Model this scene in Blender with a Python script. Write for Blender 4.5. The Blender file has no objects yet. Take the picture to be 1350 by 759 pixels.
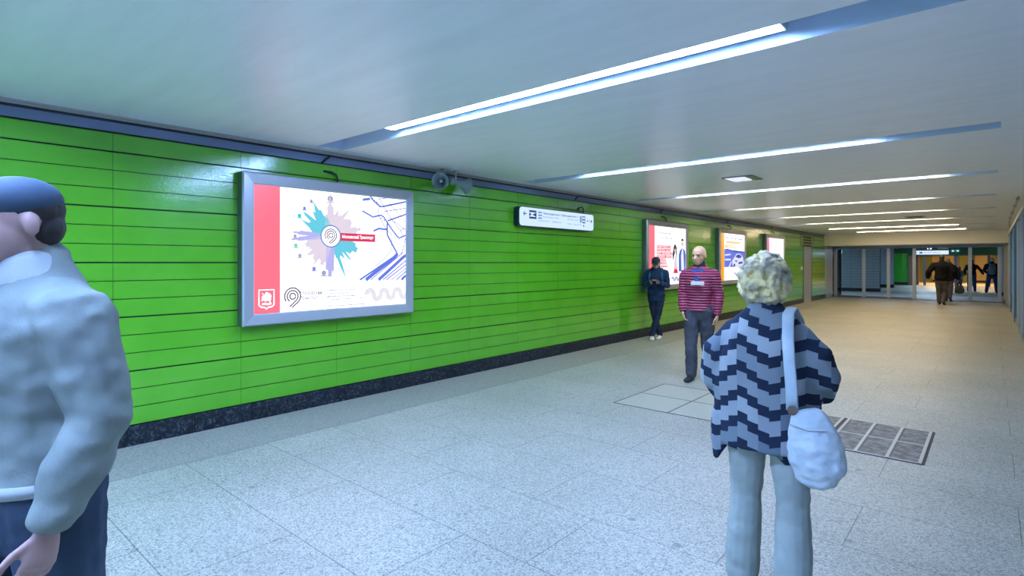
import bpy, bmesh, math, random
from mathutils import Vector, Matrix, noise
random.seed(7)
PI = math.pi
C = bpy.context.scene.collection
SC = bpy.context.scene

# ------------------------------------------------------------------ camera
F_PX, CX, HY, CAM_H = 728.8, 675.0, 346.0, 1.55
TH = math.atan(633 / 728.8)
S_, C_ = math.sin(TH), math.cos(TH)
cam = bpy.data.cameras.new('camera')
cam.sensor_width = 36.0
cam.lens = F_PX / 1350 * 36
cam.shift_y = -(379.5 - HY) / 1350
cam.clip_start = 0.05
camo = bpy.data.objects.new('camera', cam)
C.objects.link(camo)
camo.location = (0, 0, CAM_H)
camo.rotation_euler = (PI / 2, 0, TH)
SC.camera = camo
SC.view_settings.view_transform = 'Standard'
SC.view_settings.look = 'None'
SC.view_settings.gamma = 1
SC.view_settings.exposure = 0.0
SC.view_settings.use_curve_mapping = False
try:
    SC.cycles.use_denoising = True
    SC.cycles.max_bounces = 10
    SC.cycles.diffuse_bounces = 6
    SC.cycles.sample_clamp_indirect = 6
except Exception:
    pass

def wall_yz(px, py, X=-5.38):
    """a point of the photograph lying on the wall plane x = X -> (y, z)"""
    t = (px - CX) / F_PX
    Y = -X * (C_ + t * S_) / (S_ - t * C_)
    d = -X * S_ + Y * C_
    return Y, CAM_H - (py - HY) * d / F_PX

# ------------------------------------------------------------------ materials
MATS = {}
def nmat(name):
    m = bpy.data.materials.new(name); m.use_nodes = True
    nt = m.node_tree
    b = nt.nodes['Principled BSDF']
    MATS[name] = m
    return m, nt, b
def mat(name, col, rough=0.5, metal=0.0, spec=0.5, coat=0.0, bump=None, vary=None, aniso=0.0):
    if name in MATS: return MATS[name]
    m, nt, b = nmat(name)
    b.inputs['Base Color'].default_value = (*col, 1)
    b.inputs['Roughness'].default_value = rough
    b.inputs['Metallic'].default_value = metal
    b.inputs['Specular IOR Level'].default_value = spec
    b.inputs['Coat Weight'].default_value = coat
    b.inputs['Coat Roughness'].default_value = 0.05
    b.inputs['Anisotropic'].default_value = aniso
    tc = nt.nodes.new('ShaderNodeTexCoord')
    if bump:
        sc, st, dist = bump[:3]
        n = nt.nodes.new('ShaderNodeTexNoise'); n.inputs['Scale'].default_value = sc
        n.inputs['Detail'].default_value = 3
        mp = nt.nodes.new('ShaderNodeMapping')
        if len(bump) > 3: mp.inputs['Scale'].default_value = bump[3]
        nt.links.new(tc.outputs['Object'], mp.inputs[0]); nt.links.new(mp.outputs[0], n.inputs[0])
        bp = nt.nodes.new('ShaderNodeBump'); bp.inputs['Strength'].default_value = st
        bp.inputs['Distance'].default_value = dist
        nt.links.new(n.outputs[0], bp.inputs['Height']); nt.links.new(bp.outputs[0], b.inputs['Normal'])
        if coat: nt.links.new(bp.outputs[0], b.inputs['Coat Normal'])
    if vary:
        sc, c2, lo, hi = vary[:4]
        n = nt.nodes.new('ShaderNodeTexNoise'); n.inputs['Scale'].default_value = sc; n.inputs['Detail'].default_value = 5
        mp = nt.nodes.new('ShaderNodeMapping')
        if len(vary) > 4: mp.inputs['Scale'].default_value = vary[4]
        nt.links.new(tc.outputs['Object'], mp.inputs[0]); nt.links.new(mp.outputs[0], n.inputs[0])
        r = nt.nodes.new('ShaderNodeValToRGB')
        r.color_ramp.elements[0].position = lo; r.color_ramp.elements[1].position = hi
        r.color_ramp.elements[0].color = (*col, 1); r.color_ramp.elements[1].color = (*c2, 1)
        nt.links.new(n.outputs[0], r.inputs[0]); nt.links.new(r.outputs[0], b.inputs['Base Color'])
    return m
def emit(name, col, s=1.0):
    if name in MATS: return MATS[name]
    m, nt, b = nmat(name)
    b.inputs['Base Color'].default_value = (0.02, 0.02, 0.02, 1)
    b.inputs['Roughness'].default_value = 0.25
    b.inputs['Emission Color'].default_value = (*col, 1)
    b.inputs['Emission Strength'].default_value = s
    return m
def glass(name, tint=(0.8, 0.9, 0.95), refl=0.12, rough=0.02):
    if name in MATS: return MATS[name]
    m, nt, b = nmat(name)
    nt.nodes.remove(b)
    out = nt.nodes['Material Output']
    tr = nt.nodes.new('ShaderNodeBsdfTransparent'); tr.inputs[0].default_value = (*tint, 1)
    gl = nt.nodes.new('ShaderNodeBsdfGlossy'); gl.inputs['Roughness'].default_value = rough
    lw = nt.nodes.new('ShaderNodeFresnel'); lw.inputs['IOR'].default_value = 1.18
    mx = nt.nodes.new('ShaderNodeMixShader')
    nt.links.new(lw.outputs[0], mx.inputs[0]); nt.links.new(tr.outputs[0], mx.inputs[1]); nt.links.new(gl.outputs[0], mx.inputs[2])
    nt.links.new(mx.outputs[0], out.inputs[0])
    return m
def lin(r, g, b):
    return tuple(((v / 255 + .055) / 1.055) ** 2.4 if v > 10 else v / 255 / 12.92 for v in (r, g, b))

# ------------------------------------------------------------------ mesh helpers
def obj(name, bm, m, parent=None, smooth=False, kind=None):
    me = bpy.data.meshes.new(name)
    if isinstance(bm, bpy.types.Mesh): me = bm; me.name = name
    else:
        bmesh.ops.recalc_face_normals(bm, faces=bm.faces[:])
        bm.to_mesh(me); bm.free()
    for mm in (m if isinstance(m, (list, tuple)) else [m]):
        me.materials.append(mm)
    if smooth:
        for p in me.polygons: p.use_smooth = True
    o = bpy.data.objects.new(name, me); C.objects.link(o)
    if parent: o.parent = parent
    if kind: o['kind'] = kind
    return o
def thing(name, label, cat, loc=(0, 0, 0), rz=0, group=None):
    o = bpy.data.objects.new(name, None); C.objects.link(o)
    o.empty_display_size = .1
    o.location = loc; o.rotation_euler = (0, 0, rz)
    o['label'] = label; o['category'] = cat
    if group: o['group'] = group
    return o
def tag(o, label, cat, group=None):
    o['label'] = label; o['category'] = cat
    if group: o['group'] = group
    return o
def box(bm, x0, x1, y0, y1, z0, z1, mi=0, bev=0):
    vs = [bm.verts.new((x, y, z)) for z in (z0, z1) for y in (y0, y1) for x in (x0, x1)]
    fs = []
    for q in ((0, 2, 3, 1), (4, 5, 7, 6), (0, 1, 5, 4), (2, 6, 7, 3), (0, 4, 6, 2), (1, 3, 7, 5)):
        f = bm.faces.new([vs[i] for i in q]); f.material_index = mi; fs.append(f)
    if bev:
        es = list({e for f in fs for e in f.edges})
        bmesh.ops.bevel(bm, geom=es, offset=bev, segments=2, affect='EDGES', profile=.5)
    return vs
def B(*a, **k):
    bm = bmesh.new(); box(bm, *a, **k); return bm
def ring_pts(c, t, side, a, b, n):
    t = t.normalized()
    s = (side - t * side.dot(t))
    if s.length < 1e-4: s = t.orthogonal()
    s.normalize(); u = t.cross(s)
    return [c + s * (a * math.cos(2 * PI * i / n)) + u * (b * math.sin(2 * PI * i / n)) for i in range(n)]
def loft(bm, st, side=(1, 0, 0), n=14, round_ends=True, mi=0, flat0=False):
    """st: list of (point, a, b)"""
    side = Vector(side)
    P = [(Vector(p), a, b) for p, a, b in st]
    T = []
    for i in range(len(P)):
        q0 = P[max(i - 1, 0)][0]; q1 = P[min(i + 1, len(P) - 1)][0]
        T.append((q1 - q0).normalized())
    if round_ends:
        p, a, b = P[0]; r = min(a, b); t = T[0]
        if not flat0: P = [(p - t * r * .92, a * .38, b * .38), (p - t * r * .6, a * .8, b * .8)] + P; T = [t, t] + T
        p, a, b = P[-1]; r = min(a, b); t = T[-1]
        P += [(p + t * r * .6, a * .8, b * .8), (p + t * r * .92, a * .38, b * .38)]; T += [t, t]
    rings = []
    for (p, a, b), t in zip(P, T):
        rings.append([bm.verts.new(v) for v in ring_pts(p, t, side, a, b, n)])
    for r0, r1 in zip(rings, rings[1:]):
        for i in range(n):
            f = bm.faces.new((r0[i], r0[(i + 1) % n], r1[(i + 1) % n], r1[i])); f.material_index = mi
    f = bm.faces.new(rings[0][::-1]); f.material_index = mi
    f = bm.faces.new(rings[-1]); f.material_index = mi
def tube(bm, pts, r, n=8, mi=0):
    loft(bm, [(p, r, r) for p in pts], side=(0.3, 0.2, 0.9), n=n, round_ends=False, mi=mi)
def ball(bm, c, rx, ry=None, rz=None, rot=None, sub=2):
    ry = ry or rx; rz = rz or rx
    M = Matrix.Translation(Vector(c)) @ (rot.to_4x4() if rot else Matrix()) @ Matrix.Diagonal((rx, ry, rz, 1))
    bmesh.ops.create_icosphere(bm, subdivisions=sub, radius=1, matrix=M)
def remesh(bm, vox, smooth=2, folds=None, flat_z=None):
    """unite overlapping closed shapes into one continuous surface"""
    me = bpy.data.meshes.new('tmp'); bm.to_mesh(me); bm.free()
    o = bpy.data.objects.new('tmp', me); C.objects.link(o)
    md = o.modifiers.new('r', 'REMESH'); md.mode = 'VOXEL'; md.voxel_size = vox
    if smooth:
        sm = o.modifiers.new('s', 'SMOOTH'); sm.iterations = smooth; sm.factor = .6
    dg = bpy.context.evaluated_depsgraph_get()
    out = bpy.data.meshes.new_from_object(o.evaluated_get(dg))
    bpy.data.objects.remove(o); bpy.data.meshes.remove(me)
    if folds:
        amp, sx, sz = folds
        ns = [v.normal.copy() for v in out.vertices]
        for v, nn in zip(out.vertices, ns):
            p = Vector((v.co.x * sx, v.co.y * sx, v.co.z * sz))
            k = noise.noise(p) + .5 * noise.noise(p * 2.1 + Vector((3, 1, 7)))
            v.co += nn * (amp * k)
    if flat_z is not None:
        for v in out.vertices: v.co.z = max(v.co.z, flat_z)
    for p in out.polygons: p.use_smooth = True
    return out
def text_bm(bm, s, x0, z0, w, h, M, mi=0, bold=False, align='L'):
    """lettering fitted in a w x h box whose lower left corner is (x0, z0); M maps (u, v) to a point"""
    cu = bpy.data.curves.new('t', 'FONT'); cu.body = s; cu.size = 1; cu.resolution_u = 2
    cu.offset = 0.03 if bold else 0.012
    o = bpy.data.objects.new('t', cu); C.objects.link(o)
    dg = bpy.context.evaluated_depsgraph_get()
    me = bpy.data.meshes.new_from_object(o.evaluated_get(dg))
    bpy.data.objects.remove(o); bpy.data.curves.remove(cu)
    if not me.vertices: return
    xs = [v.co.x for v in me.vertices]; ys = [v.co.y for v in me.vertices]
    ax, bx, ay, by = min(xs), max(xs), min(ys), max(ys)
    vs = [bm.verts.new(M(x0 + (v.co.x - ax) / (bx - ax) * w, z0 + (v.co.y - ay) / (by - ay) * h)) for v in me.vertices]
    for p in me.polygons:
        try:
            f = bm.faces.new([vs[i] for i in p.vertices]); f.material_index = mi
        except ValueError: pass
    bpy.data.meshes.remove(me)
def flat(bm, pts, M, mi=0):
    f = bm.faces.new([bm.verts.new(M(*p)) for p in pts]); f.material_index = mi
    bmesh.ops.triangulate(bm, faces=[f])
def ribbon(bm, pts, w, M, mi=0, closed=False):
    P = [Vector(p) for p in pts]
    n = len(P); L = []; R = []
    for i in range(n):
        a = P[(i - 1) % n] if (closed or i > 0) else P[i]
        b = P[(i + 1) % n] if (closed or i < n - 1) else P[i]
        t = (b - a); t = t.normalized() if t.length > 1e-9 else Vector((1, 0))
        q = Vector((-t.y, t.x)) * (w / 2)
        L.append(bm.verts.new(M(*(P[i] + q)))); R.append(bm.verts.new(M(*(P[i] - q))))
    for i in range(n if closed else n - 1):
        j = (i + 1) % n
        f = bm.faces.new((L[i], R[i], R[j], L[j])); f.material_index = mi
def arc(cx, cy, r, a0, a1, n=24):
    return [(cx + r * math.cos(math.radians(a0 + (a1 - a0) * i / n)), cy + r * math.sin(math.radians(a0 + (a1 - a0) * i / n))) for i in range(n + 1)]

# ------------------------------------------------------------------ common materials
def ceiling_material(name, col):
    m, nt, b = nmat(name)
    tc = nt.nodes.new('ShaderNodeTexCoord')
    mp = nt.nodes.new('ShaderNodeMapping'); mp.inputs['Scale'].default_value = (.5, 3.0, 1)
    n = nt.nodes.new('ShaderNodeTexNoise'); n.inputs['Scale'].default_value = 2.2; n.inputs['Detail'].default_value = 6
    r = nt.nodes.new('ShaderNodeValToRGB')
    r.color_ramp.elements[0].position = .3; r.color_ramp.elements[0].color = tuple(v * .93 for v in col) + (1,)
    r.color_ramp.elements[1].position = .7; r.color_ramp.elements[1].color = (*col, 1)
    n2 = nt.nodes.new('ShaderNodeTexNoise'); n2.inputs['Scale'].default_value = 9; n2.inputs['Detail'].default_value = 3
    bp = nt.nodes.new('ShaderNodeBump'); bp.inputs['Strength'].default_value = .12; bp.inputs['Distance'].default_value = .01
    L = nt.links.new
    L(tc.outputs['Object'], mp.inputs[0]); L(mp.outputs[0], n.inputs[0]); L(n.outputs[0], r.inputs[0])
    L(r.outputs[0], b.inputs['Base Color']); L(mp.outputs[0], n2.inputs[0]); L(n2.outputs[0], bp.inputs['Height'])
    L(bp.outputs[0], b.inputs['Normal'])
    b.inputs['Roughness'].default_value = .36
    b.inputs['Specular IOR Level'].default_value = .42
    return m
def floor_material(name, c1, c2, seam=True):
    m, nt, b = nmat(name); L = nt.links.new
    tc = nt.nodes.new('ShaderNodeTexCoord')
    sp = nt.nodes.new('ShaderNodeTexVoronoi'); sp.inputs['Scale'].default_value = 125
    L(tc.outputs['Object'], sp.inputs[0])
    sc = nt.nodes.new('ShaderNodeSeparateColor'); L(sp.outputs['Color'], sc.inputs[0])
    r = nt.nodes.new('ShaderNodeValToRGB')
    e = r.color_ramp.elements
    e[0].position = .0; e[0].color = tuple(v * .58 for v in c1) + (1,)
    e[1].position = 1; e[1].color = tuple(v * 1.15 for v in c2) + (1,)
    x = e.new(.25); x.color = (*c1, 1)
    L(sc.outputs[0], r.inputs[0])
    # broad wear
    bl = nt.nodes.new('ShaderNodeTexNoise'); bl.inputs['Scale'].default_value = .9; bl.inputs['Detail'].default_value = 6
    L(tc.outputs['Object'], bl.inputs[0])
    r2 = nt.nodes.new('ShaderNodeValToRGB'); r2.color_ramp.elements[0].position = .3; r2.color_ramp.elements[1].position = .7
    r2.color_ramp.elements[0].color = (.84, .85, .84, 1); r2.color_ramp.elements[1].color = (1.05, 1.05, 1.05, 1)
    L(bl.outputs[0], r2.inputs[0])
    mx = nt.nodes.new('ShaderNodeMix'); mx.data_type = 'RGBA'; mx.blend_type = 'MULTIPLY'; mx.inputs[0].default_value = 1
    L(r.outputs[0], mx.inputs[6]); L(r2.outputs[0], mx.inputs[7])
    # dark spots of trodden gum
    vo = nt.nodes.new('ShaderNodeTexVoronoi'); vo.inputs['Scale'].default_value = 2.6; vo.inputs['Randomness'].default_value = 1
    L(tc.outputs['Object'], vo.inputs[0])
    lt = nt.nodes.new('ShaderNodeMath'); lt.operation = 'LESS_THAN'; lt.inputs[1].default_value = .062
    L(vo.outputs['Distance'], lt.inputs[0])
    hs = nt.nodes.new('ShaderNodeMath'); hs.operation = 'MULTIPLY'; hs.inputs[1].default_value = .5
    L(lt.outputs[0], hs.inputs[0])
    mx2 = nt.nodes.new('ShaderNodeMix'); mx2.data_type = 'RGBA'; mx2.inputs[7].default_value = (.09, .1, .11, 1)
    L(hs.outputs[0], mx2.inputs[0]); L(mx.outputs[2], mx2.inputs[6])
    col = mx2.outputs[2]
    bp = nt.nodes.new('ShaderNodeBump'); bp.inputs['Strength'].default_value = .08; bp.inputs['Distance'].default_value = .002
    L(sc.outputs[0], bp.inputs['Height'])
    if seam:
        mp = nt.nodes.new('ShaderNodeMapping'); mp.inputs['Location'].default_value = (.62, -.29, 0)
        L(tc.outputs['Object'], mp.inputs[0])
        br = nt.nodes.new('ShaderNodeTexBrick'); br.inputs['Scale'].default_value = 1
        br.inputs['Brick Width'].default_value = 1.2; br.inputs['Row Height'].default_value = .637
        br.inputs['Mortar Size'].default_value = .0028; br.inputs['Mortar Smooth'].default_value = .1
        br.offset = .38; br.offset_frequency = 2; br.squash = 1
        br.inputs['Color1'].default_value = (1, 1, 1, 1); br.inputs['Color2'].default_value = (.96, .96, .96, 1); br.inputs['Mortar'].default_value = (.38, .38, .38, 1)
        L(mp.outputs[0], br.inputs[0])
        mx3 = nt.nodes.new('ShaderNodeMix'); mx3.data_type = 'RGBA'; mx3.blend_type = 'MULTIPLY'; mx3.inputs[0].default_value = 1
        L(col, mx3.inputs[6]); L(br.outputs[0], mx3.inputs[7]); col = mx3.outputs[2]
    L(col, b.inputs['Base Color']); L(bp.outputs[0], b.inputs['Normal'])
    b.inputs['Roughness'].default_value = .42
    b.inputs['Specular IOR Level'].default_value = .45
    return m
def granite_material():
    m, nt, b = nmat('dark_granite'); L = nt.links.new
    tc = nt.nodes.new('ShaderNodeTexCoord')
    vo = nt.nodes.new('ShaderNodeTexNoise'); vo.inputs['Scale'].default_value = 42; vo.inputs['Detail'].default_value = 6; vo.inputs['Roughness'].default_value = .7
    L(tc.outputs['Object'], vo.inputs[0])
    r = nt.nodes.new('ShaderNodeValToRGB'); e = r.color_ramp.elements
    e[0].position = .45; e[0].color = (.006, .009, .012, 1); e[1].position = .72; e[1].color = (.16, .19, .21, 1)
    x = e.new(.55); x.color = (.022, .03, .038, 1)
    L(vo.outputs[0], r.inputs[0]); L(r.outputs[0], b.inputs['Base Color'])
    b.inputs['Roughness'].default_value = .3
    return m
M_ceil = ceiling_material('white_metal_ceiling', (.90, .93, 1.0))
M_floor = floor_material('granite_floor', (.30, .283, .232), (.43, .405, .33))
M_floor_far = floor_material('hall_floor', (.36, .38, .39), (.5, .52, .53), False)
M_granite = granite_material()
M_green = mat('green_glazed_panel', (.09, .42, .010), .22, 0, .5, coat=.8, bump=(55, .30, .0035), vary=(3, (.105, .45, .015), .35, .65))
M_green_dk = mat('deep_green_panel', (.04, .42, .03), .3)
M_seam = mat('seam_black', (.012, .03, .012), .9)
M_band = mat('grey_fascia_blue_reflection', (.19, .25, .40), .5)  # base colour carries the blue that the fascia reflects
M_trim = mat('pale_metal_trim', (.42, .44, .43), .4, .3)
M_dark_and_shade = mat('dark_metal_and_shade', (.02, .025, .03), .5)  # dark parts, and the painted shadow strip over the fascia
M_steel = mat('brushed_steel', (.52, .56, .60), .32, .6, bump=(40, .06, .002, (1, 1, .04)))
M_steel_dk = mat('dark_steel', (.20, .22, .25), .35, .8)
M_black = mat('black_rubber', (.01, .012, .014), .6)
M_beam = mat('beam_plaster', (.90, .87, .82), .7, bump=(12, .1, .004))
M_grey_tile = mat('blue_grey_tile', (.28, .36, .40), .35)
M_glass = glass('clear_glass', (.95, .97, .98))
M_glass_b = glass('blue_glass', (.55, .72, .82))

# ------------------------------------------------------------------ setting
WX, RX, H = -5.5, 0.48, 2.76
YA, YB = -6.0, 27.0           # the green wall, beam position
ROW = .1531
def panel_wall(name, x, y0, y1, m, z0=.172, rows=16, module=1.035, start=1.29, xin=-.06, ztop=2.635):
    bm = bmesh.new()
    box(bm, x + xin, x - .012, y0, y1, z0, ztop, 1)
    ys = []; k = math.floor((y0 - start) / module)
    y = start + k * module
    while y < y1 + module:
        ys.append(y); y += module
    for a, b in zip(ys, ys[1:]):
        a = max(a, y0); b = min(b, y1)
        if b - a < .02: continue
        for r in range(rows + 1):
            za = z0 + ROW * r; zb = min(z0 + ROW * (r + 1), ztop)
            if zb - za < .02: continue
            g = .0024
            lo = .0062 if r % 3 == 0 else .0032
            hi = .0062 if (r + 1) % 3 == 0 else .0032
            box(bm, x - .011, x, a + g * .6, b - g * .6, za + lo, zb - hi, 0)
    return obj(name, bm, [m, M_seam], kind='structure')
wl = panel_wall('wall_left', WX, YA, 23.45, M_green)
panel_wall('wall_left_end', WX, 24.75, 27.25, M_green)
bm = bmesh.new(); box(bm, -6.3, WX - .06, YA, 29.2, 0, 2.9)
obj('wall_left_backing', bm, M_dark_and_shade, kind='structure')
# granite skirting
bm = bmesh.new()
yy = .355
k = -13
while True:
    a = 1.39 + .517 * k; b = a + .517; k += 1
    if b > 23.45: break
    box(bm, WX - .05, WX + .012, a + .002, b - .002, 0, .170)
box(bm, WX - .05, WX + .004, YA, 23.45, 0, .166)
box(bm, WX - .05, WX + .012, 24.75, 27.2, 0, .170)
obj('baseboard_left', bm, M_granite, kind='structure')
# fascia band, painted shadow of the gap and edge profile above the panels
bm = bmesh.new(); box(bm, WX - .06, WX - .015, YA, 28.9, 2.637, 2.715)
obj('trim_1', bm, M_band, kind='structure')
bm = bmesh.new()
box(bm, WX - .06, WX + .02, YA, 28.9, 2.716, 2.728)
obj('trim_2', bm, M_dark_and_shade, kind='structure')  # dark strip painted where shadow lies under the edge profile
bm = bmesh.new()
box(bm, WX - .06, WX + .035, YA, 27.0, 2.729, 2.742); box(bm, WX - .06, WX + .048, YA, 27.0, 2.744, H - .001)
obj('trim_3', bm, M_trim, kind='structure')
# floor
bm = bmesh.new(); box(bm, -6.3, 4.0, YA, 28.9, -.1, 0)
obj('floor', bm, M_floor, kind='structure')
# ribbed strip of floor along the wall
def rib_strip():
    bm = bmesh.new()
    for i in range(27):
        x = WX + .03 + i * .0285
        vs = []
        for dx, z in ((0, .0004), (.005, .0062), (.015, .0062), (.020, .0004)):
            vs.append([bm.verts.new((x + dx, y, z)) for y in (YA, 23.4)])
        for p, q in zip(vs, vs[1:]): bm.faces.new((p[0], q[0], q[1], p[1]))
        f = bm.faces.new([bm.verts.new((x + a, y, .0006)) for a, y in ((.020, YA), (.0285, YA), (.0285, 23.4), (.020, 23.4))]); f.material_index = 1
    return bm
obj('floor_ribs', rib_strip(), [mat('ribbed_granite', (.17, .175, .13), .6, vary=(90, (.28, .28, .21), .35, .65)), mat('rib_groove', (.12, .12, .11), .8)], kind='structure')
# ceiling with openings for the light channels
LY = [-3.4, -.12, 3.155, 6.48, 9.76, 12.99, 16.1, 19.2, 22.4, 25.3]  # first two channels are unseen, added to brighten the near end
LX0, LX1, LW = -5.3, .06, .30
bm = bmesh.new()
y = YA
for ly in LY:
    box(bm, -5.7, 4.0, y, ly - LW / 2, H, H + .02)
    box(bm, -5.7, LX0, ly - LW / 2, ly + LW / 2, H, H + .02)
    box(bm, LX1, 4.0, ly - LW / 2, ly + LW / 2, H, H + .02)
    y = ly + LW / 2
box(bm, -5.7, 4.0, y, 28.9, H, H + .02)
bmesh.ops.remove_doubles(bm, verts=bm.verts[:], dist=1e-5)
obj('ceiling', bm, M_ceil, kind='structure')
bm = bmesh.new(); box(bm, -6.4, 4.1, YA - .1, 29, 3.0, 3.05)
obj('ceiling_slab', bm, M_dark_and_shade, kind='structure')

# ceiling lights
COOL, WARM = (.60, .83, 1.0), (1.0, .80, .55)
cols = [(.46, .70, 1.38), (.46, .70, 1.38), (.47, .71, 1.34), (.54, .75, 1.18), (.78, .84, .92), (.98, .86, .68), (1.0, .80, .55), (1, .78, .5), (1, .76, .47), (1, .76, .47)]
stren = [250, 180, 106, 80, 60, 50, 52, 56, 54, 54]
tubeX = [(-4.3, -.85), (-4.3, -.85), (-4.27, -.84), (-4.40, -.88), (-4.45, -.50), (-4.45, -.89), (-4.3, -.85), (-4.4, -.9), (-4.4, -.8), (-4.0, -.7)]
def_l = ['directly over the first wall posters, topmost in view']
names = ['unseen channel added behind the viewer, second back', 'unseen channel added just behind the viewer', 'longest in view, above the biggest poster',
         'second channel, above the direction sign', 'third channel, just past the hatch lamp', 'fourth channel from the big poster',
         'fifth channel from the big poster', 'sixth channel from the big poster', 'last but one before the beam', 'last channel before the beam']
M_house = mat('channel_paint', (.55, .66, .80), .4)
for i, ly in enumerate(LY):
    warm = 'warm' if i > 4 else 'cool'
    t = thing('ceiling_light', '%s light strip recessed in the ceiling, %s' % (warm, names[i]), 'ceiling light', (0, ly, H), 0, 'recessed light channels')
    bm = bmesh.new(); w = LW / 2; dz = .13
    box(bm, LX0, LX1, -w, w, dz, dz + .01)
    box(bm, LX0, LX1, -w, -w + .004, 0, dz); box(bm, LX0, LX1, w - .004, w, 0, dz)
    box(bm, LX0, LX0 + .004, -w, w, 0, dz); box(bm, LX1 - .004, LX1, -w, w, 0, dz)
    obj('channel_housing', bm, M_house, t)
    a, b = tubeX[i]
    lz = -.055 if i >= 8 else 0
    bm = bmesh.new(); box(bm, a, b, -.062, .066, .045 + lz, .10)
    box(bm, a - .012, a, -.062, .066, .040, .13); box(bm, b, b + .012, -.062, .066, .040, .13)
    obj('lamp_body', bm, mat('lamp_grey', (.4, .45, .5), .5), t)
    bm = bmesh.new(); box(bm, a + .003, b - .003, -.050, .054, .042 + lz, .0447 + lz)
    obj('diffuser', bm, emit('lamp_glow_%d' % i, cols[i], stren[i]), t)

# ceiling hatch lamps
for (x0, x1, y0, y1, lab, nm) in ((-2.92, -2.5, 7.93, 8.4, 'small recessed square ceiling lamp with crinkled glass between the second and third light strips', 'hatch_lamp'),):
    t = thing(nm, lab, 'ceiling lamp', ((x0 + x1) / 2, (y0 + y1) / 2, H))
    hx, hy = (x1 - x0) / 2, (y1 - y0) / 2
    bm = bmesh.new()
    for (a, b, c, d) in ((-hx, hx, -hy, -hy + .02), (-hx, hx, hy - .02, hy), (-hx, -hx + .02, -hy, hy), (hx - .02, hx, -hy, hy)):
        box(bm, a, b, c, d, -.012, -.0005)
    obj('frame', bm, M_steel_dk, t)
    bm = bmesh.new()
    n = 10
    for i in range(n):
        for j in range(7):
            xa = -hx + .03 + i * (2 * hx - .16) / n; ya = -hy + .03 + j * (2 * hy - .06) / 7
            wx = (2 * hx - .16) / n * .8; wy = (2 * hy - .06) / 7 * .8
            vs = [bm.verts.new(p) for p in ((xa, ya, -.006), (xa + wx, ya, -.006), (xa + wx, ya + wy, -.006), (xa, ya + wy, -.006), (xa + wx / 2, ya + wy / 2, -.02 - .01 * random.random()))]
            for q in ((0, 1, 4), (1, 2, 4), (2, 3, 4), (3, 0, 4)): bm.faces.new([vs[k] for k in q])
            bm.faces.new(vs[3::-1])
    obj('crinkled_diffuser', bm, emit('hatch_glow', (.75, .78, 1.0), 1.1), t)
    obj('cover_plate', B(hx - .12, hx - .025, -hy + .025, hy - .025, -.008, -.001), mat('olive_plate', (.2, .24, .12), .5), t)
t = thing('ceiling_vent', 'small dark round-edged vent plate in the ceiling near the beam', 'ceiling vent', (-1.55, 18.0, H))
bm = bmesh.new()
box(bm, -.22, .22, -.2, .2, -.01, -.001, bev=.003); obj('plate', bm, M_trim, t)
bm = bmesh.new()
for k in range(6): box(bm, -.17, .17, -.15 + k * .055, -.12 + k * .055, -.016, -.0105)
obj('slats', bm, M_dark_and_shade, t)

# louvred grille and service door at the end of the green wall
t = thing('vent_grille', 'black louvred ventilation grille high on the green wall above the steel door', 'grille', (WX, 24.08, 2.18))
obj('back_box', B(-.05, -.002, -1.02, 1.02, 0, .47), M_black, t)
bm = bmesh.new()
for a, b, c, d in ((-1.04, 1.04, 0, .02), (-1.04, 1.04, .45, .47), (-1.04, -1.01, 0, .47), (1.01, 1.04, 0, .47)): box(bm, -.012, .012, a, b, c, d)
obj('frame', bm, M_steel_dk, t)
for k in range(4):
    bm = bmesh.new()
    z = .055 + k * .108
    vs = [bm.verts.new(p) for p in ((-.002, -1.0, z + .05), (.02, -1.0, z), (.02, -1.0, z + .008), (-.002, -1.0, z + .058), (-.002, 1.0, z + .05), (.02, 1.0, z), (.02, 1.0, z + .008), (-.002, 1.0, z + .058))]
    for q in ((0, 1, 2, 3), (7, 6, 5, 4), (0, 4, 5, 1), (1, 5, 6, 2), (2, 6, 7, 3), (3, 7, 4, 0)): bm.faces.new([vs[i] for i in q])
    obj('slat', bm, mat('slat_green', (.25, .36, .22), .4), t)
door = obj('door_1', B(WX - .05, WX + .005, 23.5, 24.7, 0, 2.17, bev=.003), M_steel, kind='structure')
bm = bmesh.new()
box(bm, WX - .02, WX + .02, 23.45, 23.5, 0, 2.19); box(bm, WX - .02, WX + .02, 24.7, 24.75, 0, 2.19); box(bm, WX - .02, WX + .02, 23.45, 24.75, 2.16, 2.19)
obj('trim_4', bm, M_steel_dk, kind='structure')
obj('wall_left_lintel', B(WX - .05, WX - .003, 23.45, 24.75, 2.19, 2.635), M_green, kind='structure')
t = thing('wall_switch', 'small white switch box on the green wall beside the steel door', 'switch', (WX, 23.2, 1.33))
obj('back_plate', B(.0005, .03, -.05, .05, -.07, .07, bev=.008), mat('white_plastic', (.75, .75, .72), .4), t)
obj('rocker', B(.03, .038, -.02, .02, -.03, .03, bev=.002), mat('white_plastic', (.75, .75, .72), .4), t)
# steel clad jamb and end of the wall
obj('wall_left_pier', B(WX - .06, WX + .03, 27.25, 28.5, 0, 2.26), M_steel, kind='structure')

# beam over the glazed end
obj('trim_5', B(-5.7, 1.2, YB, 28.95, 2.275, H - .001), M_beam, kind='structure')
obj('trim_6', B(-5.6, .7, 28.6, 28.9, 2.16, 2.274), M_steel_dk, kind='structure')

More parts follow.
